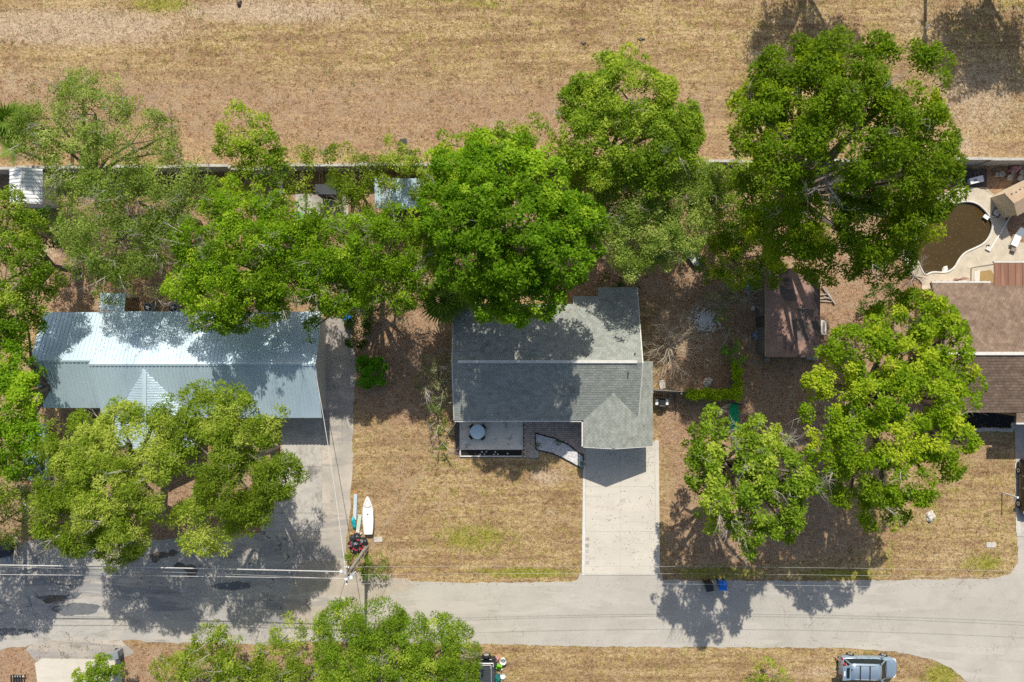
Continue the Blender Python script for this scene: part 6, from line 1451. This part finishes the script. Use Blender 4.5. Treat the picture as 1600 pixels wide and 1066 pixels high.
def palm(px, py, h, L, n, label, fan=True, mat='lf_palm', seed=0):
    c = W(px,py,h); rr = random.Random(seed); root = empty('palm', (c[0],c[1],0), 0, label, 'palm')
    MB().tube([(0,0,0),(.05,0,h*.5),(0,0,h-.25)], [.17,.14,.13], 8).build('trunk', MAT['bark'], root, True)
    for k in range(n):
        o = link('frond', rr.choice(FR[(L,fan)]), None, root, (0,0,h-.3+.02*(k%5)))
        if not o.data.materials: o.data.materials.append(MAT[mat])
        o.rotation_euler = (rr.uniform(-.35,.35), rr.uniform(-1.15,.4), k*2.39996+rr.uniform(-.2,.2))
    return root
palm(690,470,4.6,2.3,30,'fan palm between the emerald tree and the bare yard',True,seed=1)
palm(716,452,4.6,2.3,22,'fan palm pressed against the rear left corner of the grey shingle roof',True,seed=2)
palm(15,190,7.5,2.0,22,'fan palm in the field corner at the left edge beside the pale oak',True,seed=3)
palm(22,232,4.2,1.5,12,'smaller drooping palm at the left edge just above the wall',False,seed=4)
palm(532,290,4.2,1.5,7,'half-dead palm with bare trunk beside the small concrete pad',False,seed=5)

# leafless tree and twiggy things
def bare(name, px, py, h, n, L, label, cat, mat, seed, r=.05, spread=(.1,1.0), depth=3):
    rr = random.Random(seed); c = G(px,py); root = empty(name, (c[0],c[1],0), 0, label, cat); mb = MB(); top_ = Vector((0,0,h))
    mb.tube([(0,0,0),(.03,.02,h*.5),top_], [r*2.2,r*1.8,r*1.5], 7); mb.build('trunk', MAT[mat], root, True)
    mb = MB()
    for q in range(n):
        t = q*2*math.pi/n+rr.uniform(-.3,.3); twig(mb, top_-Vector((0,0,rr.uniform(.05,.4))), Vector((math.cos(t),math.sin(t),rr.uniform(*spread))).normalized(), L*rr.uniform(.7,1.1), r, depth, rr)
    mb.build('branches', MAT[mat], root, True, kind='stuff'); return root
bare('leafless_tree', 1042, 541, 1.2, 34, 2.9, 'pale leafless tree beside the right end of the grey shingle roof', 'tree', 'pale_straw', 5, .034, (.0,1.4))
bare('leafless_shrub', 1425, 432, .5, 14, 1.3, 'silvery leafless brush at the left side of the pool deck', 'shrub', 'twig', 6, .035, (.0,.9))
# white rubble patch by the leafless tree
rp = empty('rubble_patch', W(1101,501), 0, 'scatter of pale grey rubble on the bare yard left of the rust-roofed shed', 'rubble')
mb = MB(); rr = random.Random(4)
for k in range(700):
    a = rr.uniform(0,6.28); r = .95*abs(rr.gauss(0,.6)); s_ = rr.uniform(.03,.09); mb.obox((rp.location.x+r*math.cos(a), rp.location.y+r*math.sin(a)*.9), s_, s_*.7, 0, s_, rr.uniform(0,3))
mb.build('rubble', MAT['white_gravel'], rp, kind='stuff')

# ------------------------------------------------------------------ grass blades and fallen leaves
EXCL = [ROAD, OLD, APR, PORCH, WALK, BED, DECKP, [(905,690),(1034,690),(1034,900),(905,900)], [(1583,650),(1700,650),(1700,840),(1583,840)], [(718,700),(817,700),(817,716),(718,716)],
        [(462,304),(545,304),(545,346),(462,346)], [(1484,262),(1545,262),(1545,296),(1484,296)], [(55,1029),(196,1029),(196,1120),(55,1120)], [(700,480),(1005,480),(1005,650),(700,650)], [(60,490),(505,490),(505,650),(60,650)], [(1465,450),(1640,450),(1640,640),(1465,640)],[(428,650),(556,650),(556,905),(428,905)]]
def scatter(name, n, seed, want, mat, size, lie, lift=.02):
    rg = np.random.default_rng(seed)
    px = rg.uniform(-30,1630,n); py = rg.uniform(-20,1090,n)
    ok = np.ones(n, bool)
    for P in EXCL: ok &= ~inpoly(px, py, P)
    ok &= np.abs(py-265) > 3
    px, py = px[ok], py[ok]; zr, zg, zb = zones(px, py)
    k = rg.random(len(px)) < want(zr, zg, zb); px, py = px[k], py[k]; N = len(px)
    x = (px-800)*S; y = (533-py)*S
    t = rg.uniform(0,2*np.pi,N); l = size[0]*rg.uniform(.6,1.4,N); w = size[1]*rg.uniform(.6,1.4,N); up = rg.uniform(lie[0],lie[1],N)
    d = np.stack([np.cos(t)*np.cos(up), np.sin(t)*np.cos(up), np.sin(up)],1); s = np.stack([-np.sin(t),np.cos(t),np.zeros(N)],1)
    p = np.stack([x,y,np.full(N,.004)+rg.uniform(0,lift,N)],1)
    V = np.stack([p-s*w[:,None], p+s*w[:,None], p+d*l[:,None]],1).reshape(-1,3)
    m = np_mesh(name, V, N, 3, {'clump': rg.random(N)*.95}); o = link(name, m, MAT[mat]); o['kind'] = 'stuff'; return N
ng = scatter('dry_grass', 120000, 91, lambda r,g,b: np.clip(.9-1.0*r-.4*g,0.05,1), 'lf_straw', (.15,.022), (.15,.9))
ng += scatter('green_grass', 90000, 92, lambda r,g,b: np.clip(g*1.3-.1,0,1), 'lf_turf', (.15,.028), (.2,1.0))
ng += scatter('fallen_leaves', 130000, 93, lambda r,g,b: np.clip(r*1.1-.45,0,1)*.8, 'lf_litter', (.13,.045), (.02,.35))
mb = MB(); rr = random.Random(31); spots = []
for k in range(420):
    q = rr.random()
    if q < .12: px, py = 1023-abs(rr.gauss(0,7)), rr.uniform(700,895)
    elif q < .42: px, py = rr.uniform(916,1020), rr.uniform(705,890)
    elif q < .70: px, py = rr.uniform(620,1560), 911+abs(rr.gauss(0,5))
    elif q < .88: px, py = rr.uniform(760,1380), 1010-abs(rr.gauss(0,4))
    else: px, py = rr.uniform(520,1560), rr.uniform(915,1005)
    c = G(px,py); z = .082 if py < 895 else .024; s_ = rr.uniform(.018,.042); mb.obox(c, s_, s_*.5, z, z+.012, rr.uniform(0,3))
o = mb.build('twig_debris', MAT['grey_board']); o['kind'] = 'stuff'
# weeds and taller tufts standing in the field and lawns
def tufts(name, n, seed, mat, want, rc, per):
    rg = np.random.default_rng(seed); px = rg.uniform(-20,1620,n); py = np.where(rg.random(n) < .6, rg.uniform(-10,250,n), rg.uniform(640,1066,n)); ok = np.ones(n, bool)
    for P in EXCL: ok &= ~inpoly(px, py, P)
    px, py = px[ok], py[ok]; nz = np.sin(px*.031+py*.017+seed)*np.sin(py*.047-px*.013)+.6*np.sin(px*.09)*np.sin(py*.11)
    zr, zg, zb = zones(px, py); k = rg.random(len(px)) < want(nz, zr, zg, zb); px, py = px[k], py[k]
    C = np.stack([(px-800)*S, (533-py)*S, np.full(len(px), .05)], 1)
    V, cl = leaves(C, rg.uniform(rc[0], rc[1], len(C)), rg.random(len(C)), per, rg, (.14,.035), .2, None, 0, .5); V[:,2] = np.maximum(V[:,2], .006)
    o = link(name, np_mesh(name, V, len(V)//4, 4, {'clump': cl}), MAT[mat]); o['kind'] = 'stuff'
tufts('field_weeds', 9000, 301, 'lf_turf', lambda z,r,g,b: np.clip(.10+.35*z+.5*g, 0, 1), (.08,.22), 420)
tufts('dry_tufts', 14000, 302, 'lf_litter', lambda z,r,g,b: np.clip(.22-.35*z, 0, 1), (.08,.20), 380)
# leaves fallen on the roofs
def roof_leaves(n, seed, x0, x1, y0, y1, zf, parent):
    rg = np.random.default_rng(seed); x = rg.uniform(x0,x1,n); y = y0+(y1-y0)*rg.random(n)**1.6; V = []
    for a, b in zip(x, y):
        t = rg.uniform(0,6.28); l = rg.uniform(.03,.07); w = l*.45; c_, s_ = math.cos(t), math.sin(t)
        for u, v_ in ((-l,0),(0,-w),(l,0),(0,w)):
            X, Y = a+u*c_-v_*s_, b+u*s_+v_*c_; V.append((X, Y, zf(X,Y)+.055))
    V = np.array(V)-np.array(wloc(parent)); o = link('roof_leaves', np_mesh('roof_leaves', V, n, 4, {'clump': rg.random(n)*.9}), MAT['lf_litter'], parent); o['kind'] = 'stuff'
roof_leaves(380, 5, hx0+.2, 6.5, yb-.1, yr+.3, zf_back, hs)
roof_leaves(90, 6, hx0+.2, 5.5, yr-.3, yf+.2, zf_front, hs)
roof_leaves(260, 7, lxm+.2, rx1-.2, 2.4, -1.6, lambda x, y: zr-(y+1.87)*.414, mh)
roof_leaves(160, 8, sx0+.1, sx1-.1, sy1-.1, sy0+.1, lambda x, y: sz-.04, bs)
print('leaves', NLEAF, 'grass', ng)
